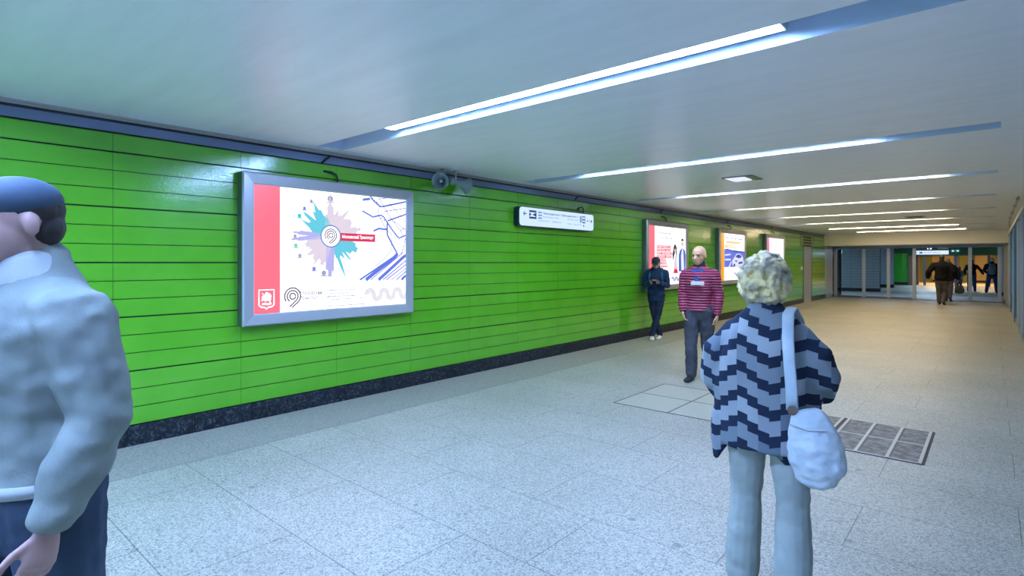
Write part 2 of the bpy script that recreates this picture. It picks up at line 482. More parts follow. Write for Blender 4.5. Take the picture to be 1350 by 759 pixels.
# glazed partition
PY = 28.85
t = thing('glazed_partition', 'row of slim steel posts and glass panes closing the far end under the beam', 'glass partition', (0, PY, 0))
px = [-5.42, -4.31, -3.40, -2.49, -.67, .22]
for i, x in enumerate(px):
    bm = bmesh.new(); box(bm, x - .06, x + .06, -.05, .05, 0, 2.158, bev=.004)
    obj('post', bm, M_steel, t)
for a, b in ((-5.42, -4.31), (-4.31, -3.40), (-3.40, -2.49)):
    obj('glass_pane', B(a + .06, b - .06, -.005, .005, .06, 2.158), M_glass, t)
    obj('bottom_rail', B(a + .06, b - .06, -.02, .02, 0, .06), M_steel_dk, t)
obj('top_rail', B(-5.45, .25, -.04, .04, 2.1585, 2.2), M_steel_dk, t)
obj('door_closer', B(-1.7, -1.35, -.12, -.0405, 2.12, 2.17, bev=.01), M_steel, t)
# side glazing next to the left wall
t = thing('side_glazing', 'narrow glass panel in a black frame between the steel pier and the partition', 'glass panel', (WX, 28.85, 0))
obj('glass_pane', B(-.01, 0, -.32, 1.5, .05, 2.15), M_glass_b, t)
bm = bmesh.new(); box(bm, -.03, .03, 1.5, 1.58, 0, 2.2); box(bm, -.03, .03, -.34, 1.5, 0, .1)
obj('frame', bm, M_black, t)
obj('threshold', B(-5.5, .5, 28.4, 28.75, .0005, .02), M_steel_dk, kind='structure').name = 'trim_7'

# right pier and the wall beyond it
bm = bmesh.new(); box(bm, .34, 4, 27.4, 28.95, 0, 2.76)
obj('wall_right', bm, mat('grey_small_tile', (.34, .32, .30), .5, vary=(5, (.42, .40, .38), .4, .6, (1, 1, 6))), kind='structure')
obj('baseboard_right', B(.325, .36, 27.385, 28.9, 0, .16), M_granite, kind='structure')
obj('wall_right_pier', B(.27, 1.2, 34.6, 35.6, 0.16, 2.75), mat('pale_blue_tile', (.36, .47, .54), .35), kind='structure')
obj('baseboard_right_pier', B(.25, 1.2, 34.58, 35.62, 0, .16), M_granite, kind='structure')

# storefront on the right
SY = [13.0, 15.25, 17.35, 19.4, 21.4, 23.4, 25.4, 27.3]
t = thing('shop_front', 'tall glazed shop front with steel posts at the right edge', 'shop front', (RX, 13, 0))
M_bluerefl = mat('blue_lamp_reflection', (.10, .26, .36), .25, .7)  # bluish lamp reflection put into the colour of two posts
for i, y in enumerate(SY):
    w = .035
    bm = bmesh.new(); box(bm, -.05, .05, y - 13 - w, y - 13 + w, 0, 2.50, bev=.004)
    obj('post', bm, M_bluerefl if i in (3, 5) else M_steel, t)
for a, b in zip(SY, SY[1:]):
    obj('glass_pane', B(-.006, .006, a - 13 + .036, b - 13 - .036, .12, 2.50), M_glass_b, t)
    obj('bottom_rail', B(-.03, .03, a - 13 + .036, b - 13 - .036, 0, .12), M_steel_dk, t)
obj('head_rail', B(-.07, .07, -.04, 14.34, 2.50, 2.58), M_steel, t)
obj('handle_rail', B(-.10, -.075, 6.3, 6.33, .75, 1.9), M_steel, t)
obj('wall_right_head', B(RX + .03, RX + .1, 12.9, 27.4, 2.58, H), M_beam, kind='structure')
obj('wall_shop_back', B(2.6, 2.7, 12.9, 27.4, 0, H), mat('shop_wall', (.4, .42, .45), .6), kind='structure')
obj('wall_shop_side', B(RX + .06, 4.0, 12.85, 12.95, 0, H), M_beam, kind='structure')
obj('wall_right_near', B(3.9, 4.0, YA, 12.85, 0, H), mat('near_wall', (.72, .76, .80), .5), kind='structure')
obj('wall_back', B(-6.3, 4.0, YA - .1, YA, 0, H), mat('near_wall', (.4, .42, .42), .5), kind='structure')
t = thing('ceiling_conduit', 'curved grey conduit hooking down from the ceiling to the shop front corner', 'conduit', (.36, 17.5, 2.5))
bm = bmesh.new(); tube(bm, [Vector(p) for p in ((0, 3.0, .02), (0, 3.0, .16), (.0, 2.9, .22), (0, 2.5, .235), (0, -4, .235))], .016)
obj('pipe', bm, M_trim, t, smooth=True)
for y in (2.2, .2, -1.8, -3.6): obj('clip', B(-.025, .025, y - .015, y + .015, .215, .2595), M_steel_dk, t)

# hall beyond the partition
obj('floor_hall', B(-14, 7, 28.9, 47.0, -.1, -.002), M_floor_far, kind='structure')
obj('floor_far', B(-14, 7, 47.0, 57, -.1, -.002), mat('tan_floor', (.55, .40, .26), .5, vary=(20, (.62, .46, .3), .4, .6)), kind='structure')
obj('ceiling_hall', B(-14, 7, 28.95, 57, 2.76, 2.86), mat('shade_painted_ceiling', (.05, .055, .06), .8), kind='structure')  # darker base colour paints the weak light on this ceiling
def tile_wall_x(name, x0, x1, y, z0, z1, m, row=.1531, base=True, depth=.3, mod=1.03):
    bm = bmesh.new()
    box(bm, x0, x1, y + .01, y + depth, 0, z1, 1)
    z = z0
    while z < z1 - .01:
        x = x0
        while x < x1 - .02:
            xe = min(x + mod, x1)
            box(bm, x + .003, xe - .003, y, y + .011, z + .004, min(z + row, z1) - .004, 0); x = xe
        z += row
    o = obj(name, bm, [m, M_seam], kind='structure')
    if base: obj('baseboard_' + name[5:], B(x0, x1 + .01, y - .015, y + .01, 0, z0), M_black, kind='structure')
    return o
tile_wall_x('wall_grey_tiles', -12, -4.50, 34.9, .17, 2.75, M_grey_tile)
tile_wall_x('wall_pale_tiles', -7, -4.57, 41.0, .2, 2.75, mat('pale_blue_wall', (.42, .56, .72), .35))
tile_wall_x('wall_green_far', -9, -4.35, 46.5, .2, 2.2, M_green_dk)
obj('wall_green_lintel', B(-9, 6, 46.6, 47.0, 2.03, 2.5), mat('lintel_green', (.02, .12, .05), .5), kind='structure')
obj('wall_lintel_black', B(-9, 6, 46.5, 47.0, 2.5, 2.76), M_black, kind='structure')
tile_wall_x('wall_ochre', -13, 6.5, 56, .16, 2.75, mat('ochre_tile', (.60, .42, .17), .45), mod=2.0)
obj('wall_hall_left', B(-14, -13.9, 28.9, 57, 0, 2.76), M_grey_tile, kind='structure')
obj('wall_hall_right', B(6.9, 7, 28.9, 57, 0, 2.76), M_grey_tile, kind='structure')
obj('wall_hall_front', B(-14, -6.3, 28.8, 28.95, 0, 2.76), M_grey_tile, kind='structure')
obj('wall_hall_front_right', B(4.0, 7, 28.8, 28.95, 0, 2.76), M_grey_tile, kind='structure')
obj('wall_brown_jamb', B(-4.35, -4.1, 46.4, 46.9, 0, 2.03), mat('brown_frame', (.22, .13, .09), .5), kind='structure')
obj('wall_brown_jamb_inner', B(-4.0, -3.86, 47.5, 47.8, 0, 2.2), mat('brown_frame', (.22, .13, .09), .5), kind='structure')
# second partition
t = thing('far_partition', 'row of thin dark posts under the green lintel in front of the ochre wall', 'partition', (0, 47.1, 0))
for x in (-3.49, -1.84, -.97, -.15):
    bm = bmesh.new(); box(bm, x - .07, x + .07, -.05, .05, 0, 2.0, bev=.005)
    obj('post', bm, mat('far_post', (.16, .19, .23), .4, .5), t)
obj('top_rail', B(-3.8, .8, -.05, .05, 2.0, 2.028), M_steel_dk, t)
for i, x in enumerate((-4.6, -1.95, .1)):
    bm = bmesh.new(); box(bm, x, x + .95, 55.9, 55.99, 0, 2.1, bev=.004)
    obj('door_%d' % (i + 2), bm, mat('olive_door', (.25, .24, .05), .5), kind='structure')
    bm = bmesh.new(); box(bm, x - .16, x - .02, 55.85, 55.99, 0, 2.3)
    obj('trim_%d' % (8 + i), bm, mat('grey_jamb', (.22, .2, .22), .5), kind='structure')

# hall lights: two hanging lines, then unseen lamps added as fill
def strip(name, label, p, q, col, s, z, w=.07):
    p = Vector((p[0], p[1], 0)); q = Vector((q[0], q[1], 0)); d = q - p; L = d.length
    t = thing(name, label, 'ceiling light', (p.x, p.y, z), math.atan2(d.y, d.x), 'hanging light lines in the far hall')
    obj('lamp_body', B(0, L, -w / 2, w / 2, .02, .07), M_steel, t)
    obj('diffuser', B(.01, L - .01, -w / 2 + .005, w / 2 - .005, 0, .0195), emit('hall_' + name + str(round(s)), col, s), t)
    for x in (L * .1, L * .9): obj('hanger', B(x - .01, x + .01, -.01, .01, .07, 2.76 - z), M_steel_dk, t)
def at_z(px, py, z):
    d = F_PX * (CAM_H - z) / (py - HY); u = (px - CX) / F_PX * d
    return (u * C_ - d * S_, u * S_ + d * C_)
strip('linear_lamp', 'thin warm light line hanging in the far hall, right of the exit sign', at_z(1322, 323.4, 2.6), at_z(1266, 327.4, 2.6), (1, .93, .8), 4, 2.6)
strip('linear_lamp', 'thin warm light line hanging in the far hall, above the green wall', at_z(1221, 325.2, 2.6), at_z(1179, 328.5, 2.6), (1, .93, .8), 4, 2.6)
for i, (x, y, c, s) in enumerate(((-3.6, 30.6, (.62, .86, 1.1), 17), (-1.0, 31.5, (.62, .86, 1.1), 14), (-2.5, 38.5, (.62, .86, 1.1), 26), (-7.5, 32, (.62, .86, 1.1), 24), (-3.2, 43.6, (.62, .86, 1.1), 40))):  # hidden lamps added to brighten the hall
    t = thing('unseen_fill_lamp', 'cool added lamp on the hall ceiling %s' % ['behind the beam, on the grey tile side', 'behind the beam, over the walking pair', 'further in, over the small group', 'far out at the side of the hall', 'just before the green lintel'][i], 'ceiling lamp', (x, y, 2.76), 0, 'added unseen hall lamps')
    obj('casing', B(-.45, .45, -.45, .45, -.06, -.001), M_trim, t)
    obj('diffuser', B(-.4, .4, -.4, .4, -.07, -.0605), emit('hall_panel_%d' % i, c, s), t)
for i, x in enumerate((-3.2, -.2)):  # hidden lamps added to light the space behind the lintel
    t = thing('unseen_fill_lamp', 'warm added lamp behind the green lintel, %s' % ['over the first pair of posts', 'over the last post'][i], 'ceiling lamp', (x, 50.5, 2.76), 0, 'added unseen warm lamps')
    obj('casing', B(-.65, .65, -.65, .65, -.06, -.001), M_trim, t)
    obj('diffuser', B(-.6, .6, -.6, .6, -.07, -.0605), emit('hall_panel_warm', (1, .72, .36), 45), t)

# hanging illuminated signs in the hall
t = thing('hanging_sign', 'long white illuminated direction sign hanging in the far hall', 'sign', (-2.66, 40, 2.01))
obj('casing', B(-.80, .80, .01, .12, 0, .24), M_steel_dk, t)
obj('face', B(-.79, .79, 0, .0095, .01, .23), emit('hall_sign_face', (.72, .86, 1.15), 1.0), t)
bm = bmesh.new(); Mh = lambda u, v: (u, -.002, v)
text_bm(bm, '\u2190', -.72, .08, .10, .07, Mh); flat(bm, [(-.55, .07), (-.4, .07), (-.4, .16), (-.55, .16)], Mh)
text_bm(bm, '\u0412\u044b\u0445\u043e\u0434 \u0432 \u0433\u043e\u0440\u043e\u0434', -.33, .09, .6, .07, Mh); text_bm(bm, '\u2192', .3, .08, .1, .07, Mh)
obj('lettering', bm, emit('hall_sign_ink', (.05, .09, .16), 1), t)
for x in (-.6, .6): obj('hanger', B(x - .01, x + .01, .05, .07, .24, .75), M_steel_dk, t)
t = thing('exit_sign', 'small glowing green exit light under the dark hall ceiling', 'exit sign', (-1.65, 42, 2.16))
obj('casing', B(-.22, .22, .01, .08, 0, .17, bev=.004), M_steel_dk, t)
for x in (-.16, .06): obj('lamp', B(x, x + .1, -.002, .009, .05, .12, bev=.01), emit('exit_glow', (.2, 1.0, .85), 1.6), t)
for x in (-.15, .15): obj('hanger', B(x - .008, x + .008, .04, .056, .17, .6), M_steel_dk, t)
t = thing('security_camera', 'small pale box camera hanging from the hall ceiling above the white sign', 'camera', (-2.7, 39.5, 2.3))
obj('camera_body', B(-.1, .1, -.12, .12, 0, .14, bev=.015), mat('white_plastic', (.75, .75, .72), .4), t)
bm = bmesh.new(); loft(bm, [((0, -.13, .07), .04, .04), ((0, -.15, .07), .04, .04)], n=12, round_ends=False); obj('lens', bm, M_black, t)
obj('bracket', B(-.015, .015, -.015, .015, .14, .4605), M_steel_dk, t)
t = thing('exit_sign', 'small cyan glowing sign by the black edge of the side glazing', 'exit sign', (-5.62, 30.9, 1.98))
obj('casing', B(-.11, .11, .01, .05, 0, .18, bev=.004), M_steel_dk, t)
obj('face', B(-.1, .1, 0, .0095, .01, .17), emit('cyan_sign', (.1, .55, .75), 1), t)
obj('hanger', B(-.01, .01, .02, .04, .18, .78), M_steel_dk, t)

# ------------------------------------------------------------------ floor hatches
def fbox(bm, a, b, c, d, z): box(bm, a, b, c, d, .0006, z)
t = thing('floor_hatch', 'stone floor hatch of paved squares edged with thin metal strips', 'floor hatch', (-2.53, 5.98, 0))
bm = bmesh.new()
for i in range(2):
    for j in range(2):
        x = -.63 + i * .63; y = -.62 + j * .62
        fbox(bm, x + .008, x + .622, y + .008, y + .612, .0025)
obj('stone_slabs', bm, mat('hatch_stone', (.31, .295, .225), .5, vary=(120, (.44, .42, .33), .35, .65)), t)
bm = bmesh.new()
for v in (-.63, 0, .63): fbox(bm, v - .007, v + .007, -.627, .627, .003)
for v in (-.62, 0, .62): fbox(bm, -.637, .637, v - .007, v + .007, .0032)
obj('metal_strips', bm, mat('old_brass', (.10, .085, .06), .5, .5), t)
for n, (x0, label) in enumerate(((-1.08, 'metal floor grate with brown ribbed panels, right beside the white handbag'), (-1.78, 'metal floor grate mostly hidden behind the white handbag'))):
    t = thing('floor_grate', label, 'floor grate', (x0, 5.26, 0), 0, 'pair of ribbed floor grates')
    W, D = .67, 1.07
    bm = bmesh.new()
    for i in range(3):
        for j in range(2):
            xa = .02 + i * .216; ya = .02 + j * .52
            k = 0
            while k * .03 < .49:
                fbox(bm, xa + .022, xa + .20, ya + .02 + k * .03, ya + .02 + k * .03 + .018, .005); k += 1
    obj('ribbed_panels', bm, mat('rusty_rib', (.17, .13, .10), .6, vary=(14, (.30, .26, .22), .4, .62)), t)
    bm = bmesh.new(); fbox(bm, .01, W - .01, .01, D - .01, .0025)
    obj('backing', bm, mat('grate_dirt', (.16, .13, .10), .8), t)
    bm = bmesh.new()
    for v in (0, .216, .432, .645): fbox(bm, v + .002, v + .025, .004, D - .004, .007)
    for v in (.004, .53, D - .026): fbox(bm, .002, W, v, v + .022, .0065)
    obj('frame_bars', bm, mat('worn_zinc', (.42, .40, .36), .45, .4), t)
    bm = bmesh.new(); fbox(bm, -.012, W + .012, -.012, .003, .003); fbox(bm, -.012, W + .012, D, D + .012, .003); fbox(bm, W, W + .02, 0, D, .0032); fbox(bm, -.012, .001, 0, D, .0032)
    obj('edge_gap', bm, M_black, t)

# ------------------------------------------------------------------ light boxes on the green wall
WHITE = 1.5
E_white = emit('poster_white', (.95, .97, 1.0), WHITE)
E_red = emit('poster_red', (1.25, .17, .24), 1)
E_crim = emit('poster_crimson', lin(225, 40, 85), 1)
E_blue = emit('poster_blue', lin(100, 120, 225), 1.0)
E_navy = emit('poster_navy', lin(50, 65, 175), 1)
E_teal = emit('poster_teal', lin(70, 200, 220), 1)
E_mauve = emit('poster_mauve', lin(215, 200, 222), 1)
E_viol = emit('poster_violet', lin(135, 135, 225), 1)
E_ink = emit('poster_ink', lin(85, 55, 90), 1)
E_pale = emit('poster_pale', lin(165, 165, 200), 1)
E_orange = emit('poster_orange', lin(255, 165, 40), 1)
E_grey = emit('poster_grey', lin(120, 112, 140), 1)
E_skin = emit('poster_skin', lin(235, 195, 190), 1)
E_suit = emit('poster_suit', lin(75, 105, 190), 1)
E_black = emit('poster_black', lin(50, 50, 75), 1)
E_pink = emit('poster_pink', lin(250, 120, 160), 1)
BW, BH, BD, FW = 2.06, 1.49, .12, .115
def lightbox(yc, zb, label, cable_y=0.0):
    t = thing('poster_lightbox', label, 'poster', (WX, yc, zb), 0, 'illuminated advertising boxes')
    w, h = BW / 2, BH
    obj('housing', B(.001, .095, -w, w, 0, h, bev=.004), M_steel_dk, t)
    bm = bmesh.new()
    prof = [(0, .0952), (0, .112), (.012, .125), (FW - .012, .114), (FW, .104)]
    loops = []
    for ins, x in prof:
        loops.append([bm.verts.new((x, yy, zz)) for yy, zz in ((-w + ins, ins), (w - ins, ins), (w - ins, h - ins), (-w + ins, h - ins))])
    for a, b in zip(loops, loops[1:]):
        for i in range(4): bm.faces.new((a[i], a[(i + 1) % 4], b[(i + 1) % 4], b[i]))
    obj('frame', bm, M_steel, t)
    obj('poster_panel', B(.0955, .104, -w + FW - .002, w - FW + .002, FW - .002, h - FW + .002), E_white, t)
    bm = bmesh.new()
    cy = cable_y
    tube(bm, [Vector(p) for p in ((.05, cy, h - .002), (.05, cy, h + .05), (.04, cy - .01, h + .09), (.025, cy - .06, h + .115), (.004, cy - .14, h + .12))], .012)
    obj('power_cable', bm, M_black, t, smooth=True); bm = bmesh.new()
    tube(bm, [Vector(p) for p in ((-.008, cy - .16, h + .20), (.012, cy - .13, h + .24), (.03, cy - .08, h + .285))], .012)
    obj('power_cable', bm, M_black, t, smooth=True)
    return t
def art_map(t, layer=1):
    X = WX + .104 + .0006 * layer
    tx = t.location
    def M(u, v): return (X - tx.x, u - tx.y, v - tx.z)
    return M
# --- big transport poster
y0, z0 = 3.32, .935
P1 = lightbox(y0, z0, 'large white advertising light box with a red side band and a teal skyline emblem', .02)
XP = WX + .104
def c1(x, y):      # crop coordinates (scale 3.1635 from 310,200)
    return wall_yz(310 + x / 3.164, 200 + y / 3.1625, XP)
ly, ry = y0 - BW / 2 + FW, y0 + BW / 2 - FW
bz, tz = z0 + FW, z0 + BH - FW
M1 = art_map(P1, 1); M2 = art_map(P1, 2); M3 = art_map(P1, 3)
wred = (c1(187, 400)[0] - ly)
bm = bmesh.new(); flat(bm, [(ly, bz), (ly + wred, bz), (ly + wred, tz), (ly, tz)], M1)
obj('side_band', bm, E_red, P1)
# crest on the red band
def crest(t, cx, cz, s, M, name='crest', m=None, inner=None):
    bm = bmesh.new()
    out = [(-.5, .5), (.5, .5), (.5, -.36), (.36, -.47), (.1, -.5), (0, -.6), (-.1, -.5), (-.36, -.47), (-.5, -.36)]
    P = [(cx + a * s, cz + b * s * 1.15) for a, b in out]
    ribbon(bm, P, s * .09, M, 0, True)
    body = [(-.34, -.18), (-.22, .02), (-.3, .2), (-.12, .18), (-.1, .36), (.02, .44), (.14, .36), (.1, .22), (.26, .3), (.34, .12), (.2, .04), (.3, -.08), (.22, -.22), (.06, -.12), (-.08, -.2), (-.18, -.1)]
    flat(bm, [(cx + a * s, cz + b * s) for a, b in body], M)
    tail = [(-.3, -.3), (-.1, -.26), (.1, -.32), (.3, -.26), (.34, -.38), (.1, -.44), (-.14, -.4), (-.32, -.42)]
    flat(bm, [(cx + a * s, cz + b * s) for a, b in tail], M)
    ribbon(bm, [(cx - .3 * s, cz + .38 * s), (cx + .32 * s, cz - .34 * s)], s * .05, M)
    return obj(name, bm, m or E_white, t)
a = c1(131, 612); crest(P1, a[0], a[1], .15, M2)
# radiating skyline silhouettes round the emblem
cc = c1(399, 352)
def px1(x, y): return c1(x, y)
bm = bmesh.new()
mats1 = [emit('sky_teal', lin(105, 205, 228), 1), emit('sky_mauve', lin(226, 214, 230), 1), emit('sky_violet', lin(185, 182, 240), 1), E_blue]
rad = c1(438, 352)[0] - cc[0]
def tower(ang, w, l, mi, shape):
    ca, sa = math.cos(math.radians(ang)), math.sin(math.radians(ang))
    pts = []
    for (p, q) in shape:
        r = rad * .95 + q * l; s = p * w / 2
        pts.append((cc[0] + ca * r - sa * s, cc[1] + sa * r + ca * s))
    flat(bm, pts, M1, mi)
spire = [(-1, 0), (1, 0), (1, .35), (.6, .38), (.6, .62), (.25, .66), (.06, 1), (-.06, 1), (-.25, .66), (-.6, .62), (-.6, .38), (-1, .35)]
domes = [(-1, 0), (1, 0), (1, .3), (.8, .62), (.6, .35), (.4, .4), (.3, .85), (.15, 1), (0, .8), (-.1, .42), (-.35, .4), (-.55, .75), (-.72, .4), (-1, .3)]
block = [(-1, 0), (1, 0), (1, .8), (.5, .82), (.5, 1), (-.4, 1), (-.4, .8), (-1, .75)]
mm = .01
tower(91, .13, .34, 1, spire); tower(70, .16, .2, 1, domes); tower(52, .14, .28, 1, domes); tower(36, .12, .2, 1, block)
tower(140, .22, .30, 0, domes); tower(120, .13, .30, 0, spire); tower(155, .1, .27, 0, spire)
tower(176, .045, .32, 2, block); tower(186, .045, .34, 2, block)
tower(215, .14, .25, 1, domes); tower(235, .15, .27, 1, domes)
tower(268, .10, .33, 2, block); tower(292, .06, .38, 0, spire); tower(312, .14, .26, 0, domes); tower(335, .14, .25, 0, block)
tower(14, .08, .28, 1, block); tower(200, .1, .2, 1, block); tower(250, .1, .22, 1, block)
obj('skyline_artwork', bm, mats1, P1)
def logo9(t, cx, cz, r, M, m, name='ring_logo'):
    bm = bmesh.new()
    w = r * .15
    for k, a1 in ((1.0, -70), (.68, -62), (.36, -400)):
        if k < .5: ribbon(bm, arc(cx, cz, r * k, 0, 352), w, M)
        else:
            A = arc(cx, cz, r * k, 215 if k > .9 else 240, -48)
            ex = (cx - r * (.10 if k > .9 else .3) , cz - r * 1.35) if k > .9 else (cx - r * .38, cz - r * 1.25)
            ribbon(bm, A + [ex], w, M)
    return obj(name, bm, m, t)
bm = bmesh.new(); flat(bm, arc(cc[0], cc[1], rad * 1.02, 0, 350, 35), M2); obj('emblem_disc', bm, E_white, P1)
bm = bmesh.new(); ribbon(bm, arc(cc[0], cc[1], rad * 1.02, 0, 354, 40), .014, M3, 0, True); obj('emblem_ring', bm, emit('ring_blue', lin(110, 140, 205), 1), P1)
logo9(P1, cc[0], cc[1] + .01, rad * .6, M3, E_ink, 'emblem_mark')
# banner
b0 = c1(436, 372); b1 = c1(584, 376); b2 = c1(584, 346); b3 = c1(436, 337)
zl, zh = (b0[1] + b1[1]) / 2, (b2[1] + b3[1]) / 2
bm = bmesh.new(); flat(bm, [(b0[0], zl), (b1[0], zl), (b1[0], zh), (b0[0], zh)], M2); ban = obj('headline_banner', bm, E_crim, P1)
bm = bmesh.new(); text_bm(bm, '\u041c\u043e\u0441\u043a\u043e\u0432\u0441\u043a\u0438\u0439 \u0422\u0440\u0430\u043d\u0441\u043f\u043e\u0440\u0442', b0[0] + .03, zl + .022, b1[0] - b0[0] - .055, zh - zl - .04, M3, 0, True)
obj('headline', bm, E_white, P1)
# small icons in a ring
E_ig = emit('icon_green', lin(140, 210, 190), 1)
for k, (x, y, mi, q) in enumerate(((268, 266, E_teal, 1), (289, 235, E_viol, .8), (318, 205, E_pale, .8), (397, 196, E_pale, 1.6), (253, 390, E_ig, 1), (270, 432, E_pale, .9), (329, 487, E_viol, 1), (370, 505, E_pale, 1.3), (250, 350, E_pale, .8))):
    a = c1(x, y); rr = .022 * q; bm = bmesh.new()
    flat(bm, arc(a[0], a[1], rr, 0, 320, 8) , M1); ribbon(bm, [(a[0] - rr * 1.4, a[1] - rr * 1.05), (a[0] + rr * 1.4, a[1] - rr * 1.05)], .01, M1)
    obj('icon', bm, mi, P1)
# metro map lines
bm = bmesh.new()
def pl(pts, w, mi, layer=None): ribbon(bm, [c1(*p) for p in pts], w * .95, M1 if layer is None else layer, mi)
def dots(p, q, n, mi=1, r=.010):
    for k in range(n):
        a = c1(p[0] + (q[0] - p[0]) * k / max(n - 1, 1), p[1] + (q[1] - p[1]) * k / max(n - 1, 1))
        flat(bm, [(a[0] - r, a[1]), (a[0], a[1] - r), (a[0] + r, a[1]), (a[0], a[1] + r)], M2, mi)
pl([(532, 200), (563, 196)], .03, 0); pl([(560, 178), (570, 196), (592, 218), (605, 228), (618, 228), (719, 207)], .02, 0); dots((620, 227), (717, 206), 14)
dots((566, 186), (604, 228), 6)
pl([(530, 246), (575, 272), (590, 268), (608, 264), (620, 272), (634, 294), (655, 325), (675, 352), (684, 360), (692, 356), (718, 346)], .02, 0)
dots((597, 268), (634, 294), 4); pl([(577, 330), (600, 320), (632, 324)], .024, 0); pl([(636, 288), (719, 258)], .018, 0); dots((638, 288), (717, 258), 12)
pl([(634, 300), (634, 345), (655, 386), (676, 424), (664, 436), (520, 534)], .022, 0); dots((634, 300), (634, 345), 7); dots((640, 356), (672, 416), 8)
pl([(678, 424), (664, 440), (545, 534)], .045, 0); pl([(700, 420), (565, 534)], .014, 2); pl([(718, 430), (705, 436), (598, 534)], .042, 0)
pl([(719, 448), (616, 534)], .016, 2); pl([(719, 465), (630, 534)], .016, 2); pl([(719, 480), (652, 534)], .012, 2); pl([(719, 492), (672, 534)], .016, 2); pl([(719, 515), (706, 520), (694, 534)], .034, 0)
pl([(590, 205), (602, 226), (595, 250), (600, 268), (634, 330), (655, 348)], .009, 2); pl([(602, 196), (640, 262), (690, 330), (700, 352)], .009, 2); pl([(640, 214), (668, 240), (718, 300)], .008, 2)
pl([(710, 360), (703, 400), (690, 430)], .011, 2); pl([(664, 352), (672, 372), (660, 386)], .008, 2); pl([(598, 196), (719, 186)], .008, 2); dots((600, 197), (700, 188), 6, 1, .008)
pl([(620, 250), (719, 234)], .009, 2); dots((634, 246), (715, 234), 7, 1, .008); pl([(634, 270), (719, 330)], .008, 2); pl([(690, 330), (700, 320), (719, 326)], .011, 2)
pl([(655, 352), (650, 410), (628, 440), (580, 480)], .008, 2)
obj('metro_map', bm, [E_blue, E_navy, E_viol], P1)
# wave ornament of parallel lines
def waves(t, cxs, cz, r, M, m, name='wave_ornament', w=.0085):
    bm = bmesh.new()
    for k in (1.0, .72, .44):
        for i, cx in enumerate(cxs):
            up = i % 2 == 0
            rr = r * k if up else r * (1.44 - k)
            ribbon(bm, arc(cx, cz, rr, 180, 0, 16) if up else arc(cx, cz, rr, 180, 360, 16), w, M)
    return obj(name, bm, m, t)
u0 = c1(548, 595)[0]; u1 = c1(716, 592)[0]; zc = c1(630, 592)[1]
sp = (u1 - u0) / 6.0
waves(P1, [u0 + .5 * sp + k * sp * 1.0 for k in range(6)], zc, sp * .70, M1, E_ink)
a = c1(240, 602); logo9(P1, a[0], a[1], .085, M1, E_ink)
bm = bmesh.new()
a = c1(272, 602)
text_bm(bm, '\u041c\u043e\u0441\u043a\u043e\u0432\u0441\u043a\u0438\u0439', a[0], a[1] + .012, .24, .045, M1, 0); text_bm(bm, '\u0422\u0440\u0430\u043d\u0441\u043f\u043e\u0440\u0442', a[0], a[1] - .045, .20, .045, M1, 0)
a = c1(383, 580); rows = ['\u0415\u0434\u0438\u043d\u044b\u0439 \u0442\u0440\u0430\u043d\u0441\u043f\u043e\u0440\u0442\u043d\u044b\u0439 \u043f\u043e\u0440\u0442\u0430\u043b', '\u041a\u043e\u043d\u0442\u0430\u043a\u0442\u043d\u044b\u0439 \u0446\u0435\u043d\u0442\u0440', '\u0438\u043d\u0444\u043e\u0440\u043c\u0430\u0446\u0438\u044f', '\u0441\u043f\u0440\u0430\u0432\u043e\u0447\u043d\u0430\u044f \u0441\u043b\u0443\u0436\u0431\u0430', '', '\u0426\u0435\u043d\u0442\u0440 \u043e\u0440\u0433\u0430\u043d\u0438\u0437\u0430\u0446\u0438\u0438 \u0434\u0432\u0438\u0436\u0435\u043d\u0438\u044f', '\u041c\u043e\u0441\u043a\u0432\u0430']
for k, s in enumerate(rows):
    if s: text_bm(bm, s, a[0], a[1] - k * .034 - .005, [.46, .3, .36, .5, 0, .48, .14][k], .022, M1, 1)
obj('small_print', bm, [E_grey, emit('print_blue', lin(80, 95, 165), 1)], P1)

# --- other posters use their own coordinates u,v in 0..1 over the picture
def uvmap(t, layer):
    w, h = BW / 2, BH
    X = .104 + .0006 * layer
    def M(u, v): return (X, -w + FW + u * (BW - 2 * FW), FW + v * (BH - 2 * FW))
    return M
def blockrow(bm, M, x, y, w, h, s, mi, tmi):
    flat(bm, [(x, y), (x + w, y), (x + w, y + h), (x, y + h)], M, mi)
P2 = lightbox(11.48, .955, 'white light box poster with red lettering and a couple in office clothes', .0)
a, b, c = uvmap(P2, 1), uvmap(P2, 2), uvmap(P2, 3)
bm = bmesh.new(); flat(bm, [(0, 0), (.14, 0), (.14, 1), (0, 1)], a); obj('side_band', bm, E_red, P2)
bm = bmesh.new()
text_bm(bm, '\u0421\u0435\u0440\u0432\u0438\u0441\u043d\u044b\u0439 \u0446\u0435\u043d\u0442\u0440', .2, .865, .42, .05, a, 0); text_bm(bm, '\u00ab\u041c\u043e\u0441\u043a\u043e\u0432\u0441\u043a\u0438\u0439 \u0442\u0440\u0430\u043d\u0441\u043f\u043e\u0440\u0442\u00bb', .2, .785, .55, .05, a, 0)
for k in range(4): text_bm(bm, ['\u0437\u0432\u043e\u043d\u0438\u0442\u0435 \u043f\u043e \u0442\u0435\u043b\u0435\u0444\u043e\u043d\u0443', '\u0441 8:00 \u0434\u043e 20:00', '\u043c\u0435\u0442\u0440\u043e', '\u0430\u0432\u0442\u043e\u0431\u0443\u0441'][k], .28, .27 - k * .055, [.34, .26, .28, .2][k], .018, a, 0)
obj('small_print', bm, E_grey, P2)
bm = bmesh.new(); bm2 = bmesh.new()
